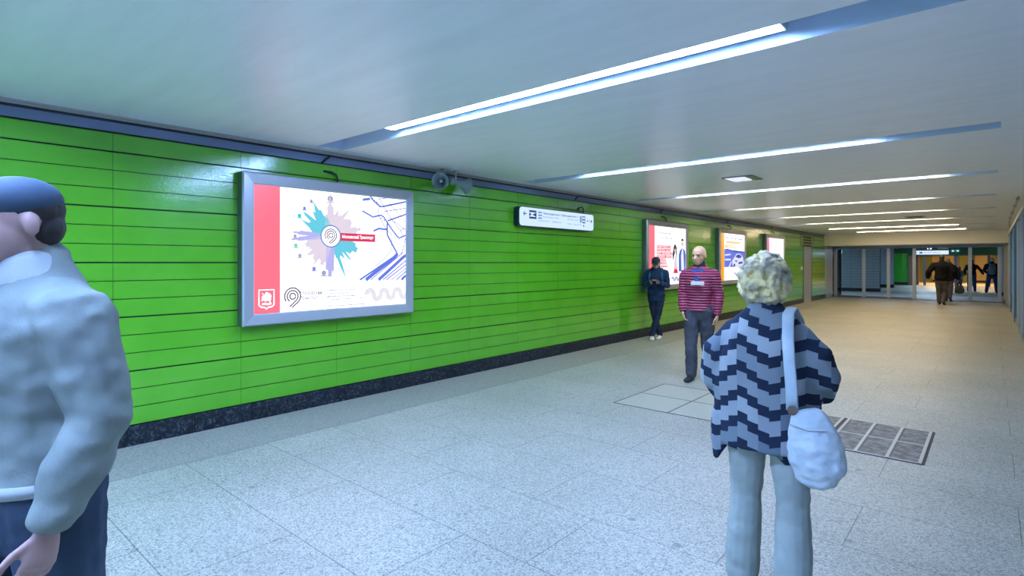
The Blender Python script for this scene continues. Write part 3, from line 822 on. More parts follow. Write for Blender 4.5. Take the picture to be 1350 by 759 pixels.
rt = ['\u041f\u0440\u0438\u0445\u043e\u0434\u0438\u0442\u0435 \u0438', '\u043e\u0444\u043e\u0440\u043c\u0438\u0442\u0435 \u043a\u0430\u0440\u0442\u0443', '\u0434\u043b\u044f \u043f\u0440\u043e\u0435\u0437\u0434\u0430 \u0432', '\u043c\u0435\u0442\u0440\u043e, \u0430\u0432\u0442\u043e', '\u0438 \u0442\u0440\u0430\u043c\u0432\u0430\u0439', '\u0431\u0435\u0437 \u043e\u0447\u0435\u0440\u0435\u0434\u0438', '\u0432 \u0446\u0435\u043d\u0442\u0440\u0435']
for k, s in enumerate(rt):
    w = [.38, .37, .42, .4, .25, .26, .28][k]; v = .63 - k * .055
    flat(bm, [(.19, v), (.19 + w, v), (.19 + w, v + .045), (.19, v + .045)], b)
    text_bm(bm2, s, .2, v + .01, w - .02, .026, c, 0, True)
obj('red_headline_blocks', bm, E_crim, P2); obj('headline', bm2, E_white, P2)
bm = bmesh.new()
# woman: hair, face, dress; man: hair, face, suit, shirt
flat(bm, [(.63, .40), (.61, .50), (.63, .62), (.66, .70), (.70, .705), (.735, .64), (.74, .52), (.72, .46), (.70, .60), (.66, .60), (.65, .48)], b, 0)
flat(bm, arc(.685, .60, .03, 0, 345, 16), c, 1)
flat(bm, [(.64, .26), (.68, .50), (.73, .50), (.755, .26)], b, 2)
flat(bm, [(.64, .19), (.66, .30), (.74, .30), (.77, .19)], b, 3)
flat(bm, arc(.895, .72, .04, 0, 345, 16), c, 1)
flat(bm, [(.855, .74), (.86, .80), (.895, .825), (.935, .80), (.94, .75), (.92, .775), (.87, .775)], c, 0)
flat(bm, [(.79, .22), (.79, .52), (.82, .60), (.87, .64), (.92, .64), (.975, .60), (.995, .52), (.99, .24), (.95, .22)], b, 4)
flat(bm, [(.865, .24), (.855, .50), (.885, .63), (.92, .63), (.935, .45), (.95, .24)], c, 5)
obj('couple_picture', bm, [E_black, E_skin, emit('dress_pale', lin(225, 215, 235), 1), E_crim, E_suit, emit('shirt_white', lin(238, 240, 255), 1)], P2)
waves(P2, [.62 + .05 * k for k in range(7)], .09, .035, a, E_pale, w=.02)
P3 = lightbox(15.52, .96, 'light box poster with an orange side band and a blue picture of a car', .0)
a, b, c = uvmap(P3, 1), uvmap(P3, 2), uvmap(P3, 3)
bm = bmesh.new(); flat(bm, [(0, 0), (.13, 0), (.13, 1), (0, 1)], a); obj('side_band', bm, E_orange, P3)
bm = bmesh.new(); text_bm(bm, '\u041c\u043e\u0441\u043a\u043e\u0432\u0441\u043a\u0438\u0439', .2, .88, .7, .07, a, 0, True); text_bm(bm, '\u043a\u0430\u0440\u0448\u0435\u0440\u0438\u043d\u0433', .25, .70, .5, .04, c, 1)
obj('headline', bm, [E_viol, E_white], P3)
bm = bmesh.new(); flat(bm, [(.2, .79), (.8, .79), (.8, .84), (.2, .84)], b); flat(bm, [(.16, .69), (.62, .69), (.62, .755), (.16, .755)], b); obj('orange_bars', bm, emit('pale_orange', lin(255, 205, 150), 1), P3)
bm = bmesh.new(); flat(bm, [(.135, .28), (1, .28), (1, .60), (.5, .64), (.25, .68), (.135, .66)], a, 0)
flat(bm, [(.2, .66), (.55, .61), (1, .60), (1, .63), (.6, .645)], b, 1)
flat(bm, [(.16, .52), (.4, .54), (.4, .57), (.16, .555)], b, 2); flat(bm, [(.16, .42), (.4, .425), (.4, .46), (.16, .46)], b, 2); flat(bm, [(.3, .28), (.4, .40), (.44, .4), (.36, .28)], b, 2)
flat(bm, [(.47, .32), (.46, .42), (.56, .50), (.64, .57), (.80, .58), (.93, .50), (.96, .40), (.93, .28), (.80, .24), (.56, .28)], b, 2)
flat(bm, [(.60, .50), (.66, .55), (.79, .56), (.88, .50), (.76, .47)], c, 1); flat(bm, [(.56, .40), (.66, .38), (.70, .42), (.6, .44)], c, 3)
flat(bm, arc(.55, .32, .035, 0, 340, 14), c, 4); flat(bm, arc(.82, .27, .045, 0, 340, 14), c, 4); flat(bm, [(.72, .34), (.92, .36), (.92, .40), (.74, .39)], c, 1)
obj('car_picture', bm, [E_blue, E_navy, emit('car_white', lin(225, 230, 255), 1), E_viol, E_black], P3)
bm = bmesh.new()
for k in range(3): text_bm(bm, ['\u043f\u043e\u0434\u0440\u043e\u0431\u043d\u0435\u0435', '\u043d\u0430 \u0441\u0430\u0439\u0442\u0435', '\u043c\u0435\u0442\u0440\u043e'][k], .2, .18 - .06 * k, .3, .03, a)
obj('small_print', bm, E_pale, P3); waves(P3, [.58 + .055 * k for k in range(6)], .12, .036, a, E_pale, w=.02)
P4 = lightbox(19.5, .97, 'light box poster with a pink side band, farthest along the green wall', .0)
a, b, c = uvmap(P4, 1), uvmap(P4, 2), uvmap(P4, 3)
bm = bmesh.new(); flat(bm, [(0, 0), (.13, 0), (.13, 1), (0, 1)], a); obj('side_band', bm, E_pink, P4)
bm = bmesh.new()
for k in range(4): text_bm(bm, ['\u0421\u043f\u0430\u0441\u0438\u0431\u043e \u0432\u0430\u043c', '\u0437\u0430 \u0432\u0435\u0436\u043b\u0438\u0432\u043e\u0441\u0442\u044c', '\u0432 \u043c\u0435\u0442\u0440\u043e', '\u041c\u043e\u0441\u043a\u0432\u044b'][k], .22, .88 - .1 * k, .5, .045, a)
obj('lettering', bm, E_grey, P4)
bm = bmesh.new(); flat(bm, [(.5, .30), (.55, .42), (.63, .50), (.66, .60), (.70, .66), (.74, .58), (.78, .50), (.9, .34), (.8, .28), (.6, .26)], b, 0); flat(bm, arc(.7, .60, .03, 0, 340, 12), c, 1)
flat(bm, [(.13, .1), (.5, .1), (.45, .34), (.3, .40), (.13, .38)], a, 2)
obj('figure_picture', bm, [E_ink, E_skin, emit('soft_pink', lin(250, 190, 200), 1)], P4)

# direction sign
t = thing('direction_sign', 'long white illuminated direction sign with rounded ends on the green wall', 'sign', (WX, 7.40, 2.105))
w2, hh = 1.03, .305
def rrect(y0, y1, z0, z1, r, n=6):
    pts = []
    for cy, cz, a in ((y1 - r, z1 - r, 0), (y0 + r, z1 - r, 90), (y0 + r, z0 + r, 180), (y1 - r, z0 + r, 270)):
        for i in range(n + 1):
            q = math.radians(a + 90 * i / n); pts.append((cy + r * math.cos(q), cz + r * math.sin(q)))
    return pts
def slab(bm, pts, x0, x1, mi=0):
    a = [bm.verts.new((x0, *p)) for p in pts]; b = [bm.verts.new((x1, *p)) for p in pts]
    bm.faces.new(a[::-1]).material_index = mi; bm.faces.new(b).material_index = mi
    for i in range(len(pts)):
        j = (i + 1) % len(pts); f = bm.faces.new((a[i], a[j], b[j], b[i])); f.material_index = mi
bm = bmesh.new(); slab(bm, rrect(-w2, w2, 0, hh, .06), .001, .105); obj('casing', bm, mat('sign_casing', (.02, .06, .10), .35, .3), t)
bm = bmesh.new(); slab(bm, rrect(-w2 + .012, w2 - .012, .012, hh - .012, .055), .1055, .118); obj('face', bm, emit('sign_face', (.66, .84, 1.12), 1.0), t)
Ms = lambda u, v: (.1188, u, v)
bm = bmesh.new()
def arrow(x, z, s, d):
    ribbon(bm, [(x - d * s * .5, z), (x + d * s * .5, z)], s * .2, Ms)
    ribbon(bm, [(x + d * s * .1, z + s * .4), (x + d * s * .5, z), (x + d * s * .1, z - s * .4)], s * .2, Ms)
arrow(-.90, .195, .075, -1); arrow(.93, .175, .07, 1); flat(bm, [(.81, .165), (.845, .165), (.845, .19), (.81, .19)], Ms)
def fr(x0, x1, z0, z1): flat(bm, [(x0, z0), (x1, z0), (x1, z1), (x0, z1)], Ms)
# bow-tie pictogram box
fr(-.80, -.62, .225, .255); fr(-.80, -.62, .125, .155); flat(bm, [(-.80, .155), (-.80, .225), (-.745, .19)], Ms); flat(bm, [(-.62, .155), (-.72, .19), (-.62, .225)], Ms)
fr(.66, .675, .13, .25); fr(.735, .75, .13, .25); fr(.675, .735, .235, .25); fr(.675, .735, .18, .2); fr(.675, .735, .13, .15)
fr(.69, .72, .07, .10)
text_bm(bm, '\u041f\u0430\u0432\u0435\u043b\u0435\u0446\u043a\u0438\u0439 \u0432\u043e\u043a\u0437\u0430\u043b 1-2', -.45, .205, .52, .042, Ms)
text_bm(bm, '\u041f\u0430\u0432\u0435\u043b\u0435\u0446\u043a\u0438\u0439 \u0432\u043e\u043a\u0437\u0430\u043b 1-2', .06, .205, .48, .042, Ms)
obj('black_lettering', bm, emit('sign_ink', lin(28, 50, 95), 1), t)
bm = bmesh.new()
text_bm(bm, 'Paveletsky Railway Terminal', -.45, .155, .42, .03, Ms); text_bm(bm, 'Paveletsky Terminal', .22, .155, .32, .03, Ms)
text_bm(bm, '\u041a\u043e\u0436\u0435\u0432\u043d\u0438\u0447\u0435\u0441\u043a\u0430\u044f \u0443\u043b.', -.58, .09, .30, .028, Ms); text_bm(bm, '\u0414\u0443\u0431\u0438\u043d\u0438\u043d\u0441\u043a\u0430\u044f \u0443\u043b.', -.22, .09, .28, .028, Ms)
text_bm(bm, '\u041c\u0435\u0442\u0440\u043e', .22, .08, .12, .028, Ms); text_bm(bm, '\u041a\u0430\u0441\u0441\u044b, \u0432\u044b\u0445\u043e\u0434', .40, .08, .24, .028, Ms)
for z in (.235, .19, .145): ribbon(bm, [(-.58, z), (-.48, z)], .025, Ms)
fr(.585, .64, .135, .25)
obj('grey_lettering', bm, emit('sign_grey', lin(120, 150, 200), 1), t)
bm = bmesh.new(); tube(bm, [Vector(p) for p in ((.05, .8, hh), (.05, .8, hh + .08), (.04, .77, hh + .12), (.02, .70, hh + .10), (.004, .68, hh + .07))], .011)
obj('power_cable', bm, M_black, t, smooth=True); bm = bmesh.new()
tube(bm, [Vector(p) for p in ((-.008, .62, hh + .24), (.02, .68, hh + .30))], .011)
obj('power_cable', bm, M_black, t, smooth=True)

# horn loudspeakers
M_horn = mat('horn_grey', (.25, .35, .37), .35, .1)
def horn(name, label, loc, rz, tilt):
    t = thing(name, label, 'loudspeaker', loc, 0, 'horn loudspeakers over the big poster')
    R = Matrix.Rotation(rz, 4, 'Z') @ Matrix.Rotation(tilt, 4, 'X') @ Matrix.Scale(.86, 4)
    # horn axis along -Y local, mouth at y=-.2
    def lathe(prof, n=28, close=False):
        bm = bmesh.new(); rings = []
        for y, r in prof:
            rings.append([bm.verts.new(R @ Vector((r * math.cos(2 * PI * i / n), y, r * math.sin(2 * PI * i / n)))) for i in range(n)])
        for a, b in zip(rings, rings[1:]):
            for i in range(n): bm.faces.new((a[i], a[(i + 1) % n], b[(i + 1) % n], b[i]))
        bm.faces.new(rings[0][::-1]); bm.faces.new(rings[-1])
        return bm
    outer = [(.06, .028), (0, .032), (-.06, .045), (-.12, .068), (-.17, .098), (-.195, .122), (-.205, .127), (-.208, .120), (-.185, .106), (-.16, .085), (-.11, .058), (-.06, .036), (-.02, .03)]
    obj('horn_bell', lathe(outer), M_horn, t, smooth=True)
    obj('centre_cone', lathe([(-.019, .02), (-.13, .026), (-.15, .022), (-.158, .012)]), mat('horn_pale', (.5, .6, .62), .35), t, smooth=True)
    obj('driver_unit', lathe([(.061, .05), (.065, .058), (.12, .058), (.135, .05), (.14, .02)]), M_horn, t, smooth=True)
    bm = bmesh.new()
    p0 = R @ Vector((0, .03, .03))
    tube(bm, [p0, Vector((p0.x, p0.y, H - loc[2]))], .012); box(bm, p0.x - .04, p0.x + .04, p0.y - .03, p0.y + .03, H - loc[2] - .012, H - loc[2])
    obj('bracket', bm, M_steel, t, smooth=True)
    return t
horn('horn_loudspeaker', 'grey horn loudspeaker facing back towards the big poster', (-5.33, 4.79, 2.585), math.radians(34), math.radians(3))
horn('horn_loudspeaker', 'grey horn loudspeaker aimed along the wall towards the far end', (-5.34, 5.04, 2.605), math.radians(172), math.radians(10))
# ------------------------------------------------------------------ people
SKIN = mat('skin', (.52, .30, .22), .5)
def lerp(a, b, t): return Vector(a).lerp(Vector(b), t)
def hand_geo(bm, wrist, d, n, side, curl=.5, s=1.0, spread=.05):
    """d: towards the fingers, n: out of the palm, side: thumb side"""
    d = Vector(d).normalized(); n = Vector(n); n = (n - d * n.dot(d)).normalized(); sd = d.cross(n)
    if sd.dot(Vector(side)) < 0: sd = -sd
    w = Vector(wrist)
    loft(bm, [(w, .026 * s, .02 * s), (w + d * .04 * s, .036 * s, .015 * s), (w + d * .085 * s, .041 * s, .013 * s)], side=sd, n=12)
    for k, (off, L) in enumerate(((.030, .070), (.010, .078), (-.010, .072), (-.029, .056))):
        p = w + d * .082 * s + sd * off * s
        dirv = (d + sd * spread * (1.5 - k)).normalized()
        a = 0
        r = .0088 * s
        for seg in (.45, .32, .25):
            a += curl
            dd = dirv * math.cos(a) + n * math.sin(a)
            q = p + dd * L * seg * s
            loft(bm, [(p, r, r), (q, r * .93, r * .93)], n=8); p = q; r *= .93
    p = w + d * .03 * s + sd * .026 * s; a = .75
    for seg, L in ((0, .04), (1, .032), (2, .026)):
        dd = d * math.cos(a) + sd * math.sin(a) + n * (.25 + .2 * seg * curl)
        q = p + dd.normalized() * L * s
        loft(bm, [(p, .011 * s, .011 * s), (q, .0095 * s, .0095 * s)], n=8); p = q; a -= .3
def head_geo(bm, c, R, s=1.0):
    c = Vector(c)
    def P(x, y, z): return c + R @ Vector((x * s, y * s, z * s))
    ball(bm, P(0, -.012, .028), .076 * s, .094 * s, .088 * s, R, 3)
    ball(bm, P(0, .022, -.02), .062 * s, .066 * s, .085 * s, R, 3)
    ball(bm, P(0, .048, -.078), .036 * s, .034 * s, .028 * s, R, 2)
    ball(bm, P(0, .066, .028), .05 * s, .02 * s, .014 * s, R, 2)
    for sx in (-1, 1):
        ball(bm, P(.034 * sx, .055, -.02), .022 * s, .024 * s, .022 * s, R, 2)
        ball(bm, P(.079 * sx, -.008, -.004), .010 * s, .02 * s, .032 * s, R, 2)
        ball(bm, P(.012 * sx, .088, -.027), .009 * s, .010 * s, .008 * s, R, 1)
    loft(bm, [(P(0, .080, .016), .009 * s, .009 * s), (P(0, .094, -.006), .011 * s, .011 * s), (P(0, .102, -.024), .013 * s, .012 * s)], side=R @ Vector((1, 0, 0)), n=10)
    ball(bm, P(0, .080, -.050), .024 * s, .010 * s, .006 * s, R, 2)
    ball(bm, P(0, .079, -.060), .021 * s, .010 * s, .007 * s, R, 2)
def shoe_mesh(ank, toe, L=.27, vox=.006, boot=False, w=1.0, on_floor=True, pitch=0.0):
    bm = bmesh.new(); a = Vector(ank); t = Vector(toe); t.z = 0; t.normalize()
    sd = t.cross(Vector((0, 0, 1)))
    base = Vector((a.x, a.y, 0 if on_floor else a.z - .085))
    rotm = Matrix.Rotation(pitch, 3, sd)
    st = []
    for y, hw, z, hz in ((-.065, .022, .035, .03), (-.05, .031, .042, .042), (0, .035, .045, .048), (.06, .038, .035, .036), (.12, .045, .026, .026), (.165, .042, .022, .022), (.195, .028, .018, .016)):
        k = L / .27
        p = base + t * (y * k) + Vector((0, 0, z))
        if pitch:
            piv = base + t * .13
            p = piv + rotm @ (p - piv)
        st.append((p, hw * w, hz))
    loft(bm, st, side=sd, n=14)
    if not pitch:
        loft(bm, [(base + Vector((0, 0, .05)), .036, .04), (base + Vector((0, 0, .105)), .038, .042)], side=sd, n=12)
    return remesh(bm, vox, 2, flat_z=0.001 if on_floor and not pitch else None)
def hair_mesh(c, R, s=1.0, kind='short', vox=.006):
    c = Vector(c)
    def P(x, y, z): return c + R @ Vector((x * s, y * s, z * s))
    bm = bmesh.new()
    if kind == 'short':
        ball(bm, P(0, -.022, .040), .080 * s, .096 * s, .086 * s, R, 3)
        ball(bm, P(0, -.05, -.005), .070 * s, .062 * s, .07 * s, R, 3)
    elif kind == 'long':
        ball(bm, P(0, -.022, .036), .084 * s, .100 * s, .090 * s, R, 3)
        loft(bm, [(P(0, -.05, .02), .085 * s, .06 * s), (P(0, -.075, -.08), .09 * s, .045 * s), (P(0, -.085, -.2), .08 * s, .03 * s)], side=R @ Vector((1, 0, 0)))
    elif kind == 'curly':
        rr = random.Random(3)
        ball(bm, P(0, -.028, .03), .098 * s, .110 * s, .100 * s, R, 3)
        ball(bm, P(0, -.05, -.035), .094 * s, .078 * s, .09 * s, R, 3)
        for i in range(330):
            v = Vector((rr.gauss(0, 1), rr.gauss(0, 1), rr.gauss(0, 1))).normalized()
            if v.y > .45 and v.z < .35: continue
            q = P(v.x * .112, -.035 + v.y * .112, .0 + v.z * .132)
            ball(bm, q, rr.uniform(.012, .024) * s, rr.uniform(.012, .024) * s, rr.uniform(.012, .026) * s, None, 1)
    m = remesh(bm, vox, 1, folds=(.002, 60, 60))
    return m
def cloth_mat(name, col, col2=None, rough=.85, bump=(160, .4, .002)):
    return mat(name, col, rough, 0, .2, bump=bump, vary=(9, col2, .35, .65) if col2 else None)

def person(sp):
    k = sp.get('k', 1.0)
    vox = sp.get('vox', .006)
    t = thing('person', sp['label'], 'person', sp['loc'], sp['rz'], sp.get('group'))
    V = lambda p: Vector(p) * k
    fat = sp.get('fat', 1.0)
    torso = [(V(p), a * k * fat, b * k * fat) for p, a, b in sp.get('torso', TORSO)]
    arms = [[V(q) for q in sp['armL']], [V(q) for q in sp['armR']]]
    legs = [[V(q) for q in sp['legL']], [V(q) for q in sp['legR']]]
    hc = V(sp.get('head', (0, .02, 1.62)))
    yaw, pit = sp.get('look', (0, 0))
    R = (Matrix.Rotation(yaw, 3, 'Z') @ Matrix.Rotation(pit, 3, 'X'))
    # the body: one continuous surface
    bm = bmesh.new()
    loft(bm, torso, n=18)
    neck0 = torso[-1][0]
    hs = k * sp.get('hs', 1)
    loft(bm, [(neck0 - Vector((0, 0, .05 * k)), .062 * k, .06 * k), (lerp(neck0, hc, .5), .054 * k, .056 * k), (hc + R @ Vector((0, -.02 * hs, -.03 * hs)), .052 * k, .056 * k)], n=14)
    head_geo(bm, hc, R, hs)
    for A in arms:
        s, e, w = A
        loft(bm, [(s, .052 * k, .05 * k), (lerp(s, e, .5), .044 * k, .044 * k), (e, .036 * k, .037 * k), (lerp(e, w, .35), .036 * k, .035 * k), (w, .025 * k, .021 * k)], side=(0, 1, 0), n=12)
        loft(bm, [(torso[-2][0].lerp(s, .3), .06 * k, .05 * k), (s, .055 * k, .052 * k)], side=(0, 1, 0), n=12)
    for Lg in legs:
        h, kn, an = Lg
        loft(bm, [(h + Vector((0, 0, .02)), .085 * k * fat, .09 * k * fat), (lerp(h, kn, .4), .078 * k, .082 * k), (kn, .055 * k, .058 * k), (lerp(kn, an, .3), .053 * k, .056 * k), (an, .036 * k, .038 * k)], side=(1, 0, 0), n=12)
        loft(bm, [(an, .036 * k, .036 * k), (an + Vector((0, 0, -.04 * k)), .034 * k, .034 * k)], n=10)
    for i, A in enumerate(arms):
        hd = sp.get('hands')
        dirv, nrm, sid, curl = hd[i] if hd else ((0, .1, -1), (-1 if i else 1, 0, 0), (0, 1, 0), .35)
        hand_geo(bm, A[2], dirv, nrm, sid, curl, k)
    obj('body', remesh(bm, vox, 2), sp.get('skin', SKIN), t, smooth=True)
    # eyes
    for sx in (-1, 1):
        bm = bmesh.new(); ball(bm, hc + R @ Vector((.032 * sx * hs, .074 * hs, .008 * hs)), .0125 * hs, .0095 * hs, .0075 * hs, R, 2)
        if sp.get('eyes', True): obj('eye', bm, mat('eye_dark', (.03, .025, .02), .2), t, smooth=True)
        else: bm.free()
    if sp.get('eyes', True):
        bm = bmesh.new()
        for sx in (-1, 1): loft(bm, [(hc + R @ Vector((.018 * sx * hs, .086 * hs, .03 * hs)), .004, .003), (hc + R @ Vector((.048 * sx * hs, .074 * hs, .03 * hs)), .004, .003)], n=6)
        obj('eyebrows', bm, mat('brow', (.08, .06, .05), .8), t, smooth=True)
    # trousers
    if 'trousers' in sp:
        m, ext, hem = sp['trousers']
        bm = bmesh.new()
        loft(bm, [(p, a + ext, b + ext) for p, a, b in torso[:3]], n=18)
        for Lg in legs:
            h, kn, an = Lg
            loft(bm, [(h + Vector((0, 0, .03)), .09 * k * fat + ext, .097 * k * fat + ext), (lerp(h, kn, .45), .078 * k + ext, .083 * k + ext), (kn, .058 * k + ext * 1.1, .062 * k + ext * 1.1), (lerp(kn, an, .5), .052 * k + ext * hem, .056 * k + ext * hem), (an + Vector((0, 0, .01)), .046 * k + ext * hem, .05 * k + ext * hem)], n=14)
        obj('trousers', remesh(bm, vox * 1.3, 2, folds=(.007, 9, 14), flat_z=.012), m, t, smooth=True)
    # upper garment
    if 'jacket' in sp:
        j = sp['jacket']
        bm = bmesh.new(); ext = j['ext']
        T = [(p, a + ext * .9, b + ext) for p, a, b in torso if p.z > j['hem'] * k + .02]
        below = [q for q in torso if q[0].z <= j['hem'] * k + .02] or [(torso[0][0] - Vector((0, 0, .06)), torso[0][1], torso[0][2])]
        q0 = below[-1]; q1 = [q for q in torso if q[0].z > j['hem'] * k + .02][0]
        f = max(0, min(1, (j['hem'] * k - q0[0].z) / (q1[0].z - q0[0].z)))
        hemp = q0[0].lerp(q1[0], f); hemp.z = j['hem'] * k
        T = [(hemp, q0[1] + (q1[1] - q0[1]) * f + ext * 1.05 + .006, q0[2] + (q1[2] - q0[2]) * f + ext * 1.05 + .006)] + T
        top = T[-1]
        if j.get('collar', True): T.append((top[0] + Vector((0, .0, .035 * k)), .072 * k + ext * .3, .075 * k + ext * .3))
        loft(bm, T, n=20, flat0=True)
        sl = j.get('sleeve', 1.0)
        for A in arms:
            s, e, w = A
            we = lerp(e, w, .88)
            loft(bm, [(s, .062 * k * sl + ext, .062 * k * sl + ext), (lerp(s, e, .5), .052 * k * sl + ext, .054 * k * sl + ext), (e, .046 * k * sl + ext, .048 * k * sl + ext), (lerp(e, w, .5), .04 * k * sl + ext, .042 * k * sl + ext), (we, .032 * k * sl + ext * .8, .032 * k * sl + ext * .8)], side=(0, 1, 0), n=14)
            loft(bm, [(torso[-2][0].lerp(s, .3), .065 * k + ext, .055 * k + ext), (s, .062 * k + ext, .058 * k + ext)], side=(0, 1, 0), n=14)
        obj(j.get('name', 'jacket'), remesh(bm, vox * 1.3, 3, folds=j.get('folds', (.008, 11, 16))), j['mat'], t, smooth=True)
    for i, Lg in enumerate(legs):
        sh = sp.get('shoe', (M_black, .27))
        pit2, onf = sp.get('feet', ((0, True), (0, True)))[i]
        toe = sp.get('toes', ((-.1, 1, 0), (.1, 1, 0)))[i]
        obj('shoe', shoe_mesh(Lg[2], toe, sh[1] * k, vox, w=1.1, on_floor=onf, pitch=pit2), sh[0], t, smooth=True)
    if sp.get('hair'):
        kd, m = sp['hair']
        obj('hair', hair_mesh(hc, R, hs, kd, vox), m, t, smooth=True)
    if 'extra' in sp: sp['extra'](t, k, hc, R, hs)
    return t
TORSO = [((0, 0, .86), .150, .105), ((0, -.005, .93), .165, .118), ((0, 0, 1.03), .150, .108), ((0, .005, 1.14), .145, .105), ((0, .005, 1.26), .165, .115), ((0, 0, 1.36), .175, .112), ((0, -.01, 1.43), .130, .085), ((0, -.015, 1.48), .075, .062)]
HAIR_DK = mat('dark_hair', (.02, .016, .014), .7, bump=(120, .5, .003, (1, 1, .3)))
HAIR_GREY = mat('grey_hair', (.30, .29, .27), .7, bump=(120, .5, .003))

# --- elderly woman in the chevron cardigan
def chevron_material():
    m, nt, b = nmat('chevron_knit'); L = nt.links.new
    tc = nt.nodes.new('ShaderNodeTexCoord'); sx = nt.nodes.new('ShaderNodeSeparateXYZ')
    L(tc.outputs['Object'], sx.inputs[0])
    def math_(op, a, bb=None, c=None):
        n = nt.nodes.new('ShaderNodeMath'); n.operation = op
        for i, v in enumerate((a, bb, c)):
            if v is None: continue
            if isinstance(v, (int, float)): n.inputs[i].default_value = v
            else: L(v, n.inputs[i])
        return n.outputs[0]
    X, Z = sx.outputs['X'], sx.outputs['Z']
    # stepped zigzag
    step = math_('MULTIPLY', math_('FLOOR', math_('MULTIPLY', X, 22)), 1 / 22)
    Xm = math_('ADD', math_('MULTIPLY', X, .35), math_('MULTIPLY', step, .65))
    tri = math_('PINGPONG', math_('ADD', Xm, 5.03), .13)
    v = math_('SUBTRACT', Z, math_('MULTIPLY', tri, -.78))
    fr = math_('FRACT', math_('DIVIDE', v, .118))
    dark = math_('LESS_THAN', fr, .42)
    cell = math_('MULTIPLY', math_('FLOOR', math_('MULTIPLY', X, 11)), 3.7)
    rowi = math_('FLOOR', math_('DIVIDE', v, .118))
    wn = nt.nodes.new('ShaderNodeTexWhiteNoise'); wn.noise_dimensions = '2D'
    cb = nt.nodes.new('ShaderNodeCombineXYZ'); L(cell, cb.inputs[0]); L(rowi, cb.inputs[1]); L(cb.outputs[0], wn.inputs['Vector'])
    r = nt.nodes.new('ShaderNodeValToRGB'); r.color_ramp.elements[0].color = (.13, .17, .21, 1); r.color_ramp.elements[1].color = (.37, .41, .44, 1)
    L(wn.outputs['Value'], r.inputs[0])
    mx = nt.nodes.new('ShaderNodeMix'); mx.data_type = 'RGBA'
    L(dark, mx.inputs[0]); L(r.outputs[0], mx.inputs[6]); mx.inputs[7].default_value = (.018, .028, .055, 1)
    L(mx.outputs[2], b.inputs['Base Color']); b.inputs['Roughness'].default_value = .9; b.inputs['Specular IOR Level'].default_value = .15
    n = nt.nodes.new('ShaderNodeTexNoise'); n.inputs['Scale'].default_value = 220; L(tc.outputs['Object'], n.inputs[0])
    bp = nt.nodes.new('ShaderNodeBump'); bp.inputs['Strength'].default_value = .5; bp.inputs['Distance'].default_value = .003
    L(n.outputs[0], bp.inputs['Height']); L(bp.outputs[0], b.inputs['Normal'])
    return m
def woman_extra(t, k, hc, R, hs):
    bm = bmesh.new()
    loft(bm, [((0, -.01, .70), .225, .165), ((0, -.01, .85), .235, .165), ((0, -.02, 1.0), .240, .16), ((0, -.03, 1.13), .225, .155), ((0, -.035, 1.23), .19, .135), ((0, -.03, 1.30), .135, .10), ((0, -.01, 1.35), .075, .075)], n=26, flat0=True)
    loft(bm, [((.11, -.03, 1.22), .09, .08), ((.175, -.04, 1.11), .085, .11), ((.215, -.02, 1.03), .065, .10), ((.205, .08, .95), .055, .065), ((.18, .16, .93), .045, .05)], side=(0, 1, 0), n=16)
    loft(bm, [((-.11, -.03, 1.22), .09, .08), ((-.18, -.04, 1.11), .085, .11), ((-.205, -.02, .98), .065, .10), ((-.19, .06, .90), .055, .07), ((-.18, .12, .86), .045, .05)], side=(0, 1, 0), n=16)
    loft(bm, [((-.16, -.06, .82), .08, .05), ((-.19, -.08, .70), .045, .03), ((-.205, -.09, .625), .016, .014)], n=12)
    loft(bm, [((.09, -.08, .78), .09, .05), ((.10, -.10, .70), .06, .03), ((.11, -.1, .655), .02, .014)], n=12)
    obj('cardigan', remesh(bm, .008, 4, folds=(.013, 9, 5)), chevron_material(), t, smooth=True)
wx, wy = -.80, 2.75
person(dict(label='person with curly grey-blond hair walking away in a blue and black chevron cardigan', loc=(wx, wy, 0), rz=math.radians(4), k=.915, vox=.0055, hs=1.02,
    skin=mat('skin_pale', (.55, .34, .27), .5),
    head=(0, .0, 1.60), look=(math.radians(-8), math.radians(-4)),
    torso=[((0, 0, .86), .150, .115), ((0, -.005, .93), .165, .125), ((0, 0, 1.03), .155, .115), ((0, -.01, 1.14), .15, .11), ((0, -.02, 1.26), .165, .115), ((0, -.03, 1.34), .165, .108), ((0, -.03, 1.41), .120, .08), ((0, -.02, 1.45), .07, .06)],
    armL=[(-.15, -.03, 1.35), (-.21, -.03, 1.10), (-.17, .17, .95)], armR=[(.15, -.03, 1.35), (.22, -.03, 1.13), (.17, .20, 1.02)],
    hands=(((.1, .7, -.4), (1, .2, 0), (0, .2, 1), .5), ((-.1, .8, -.2), (-1, .2, -.2), (0, .2, 1), .7)),
    legL=[(-.095, 0, .90), (-.11, .03, .48), (-.115, -.03, .085)], legR=[(.095, 0, .90), (.125, -.02, .49), (.15, -.16, .12)],
    feet=((0, True), (-.35, True)),
    trousers=(cloth_mat('pale_trousers', (.29, .33, .31), (.36, .40, .37)), .016, 2.0), shoe=(mat('beige_shoe', (.5, .48, .45), .6), .25),
    hair=('curly', mat('blond_grey_curls', (.82, .66, .32), .75, vary=(16, (.36, .31, .22), .42, .6), bump=(70, .8, .006))), extra=woman_extra))

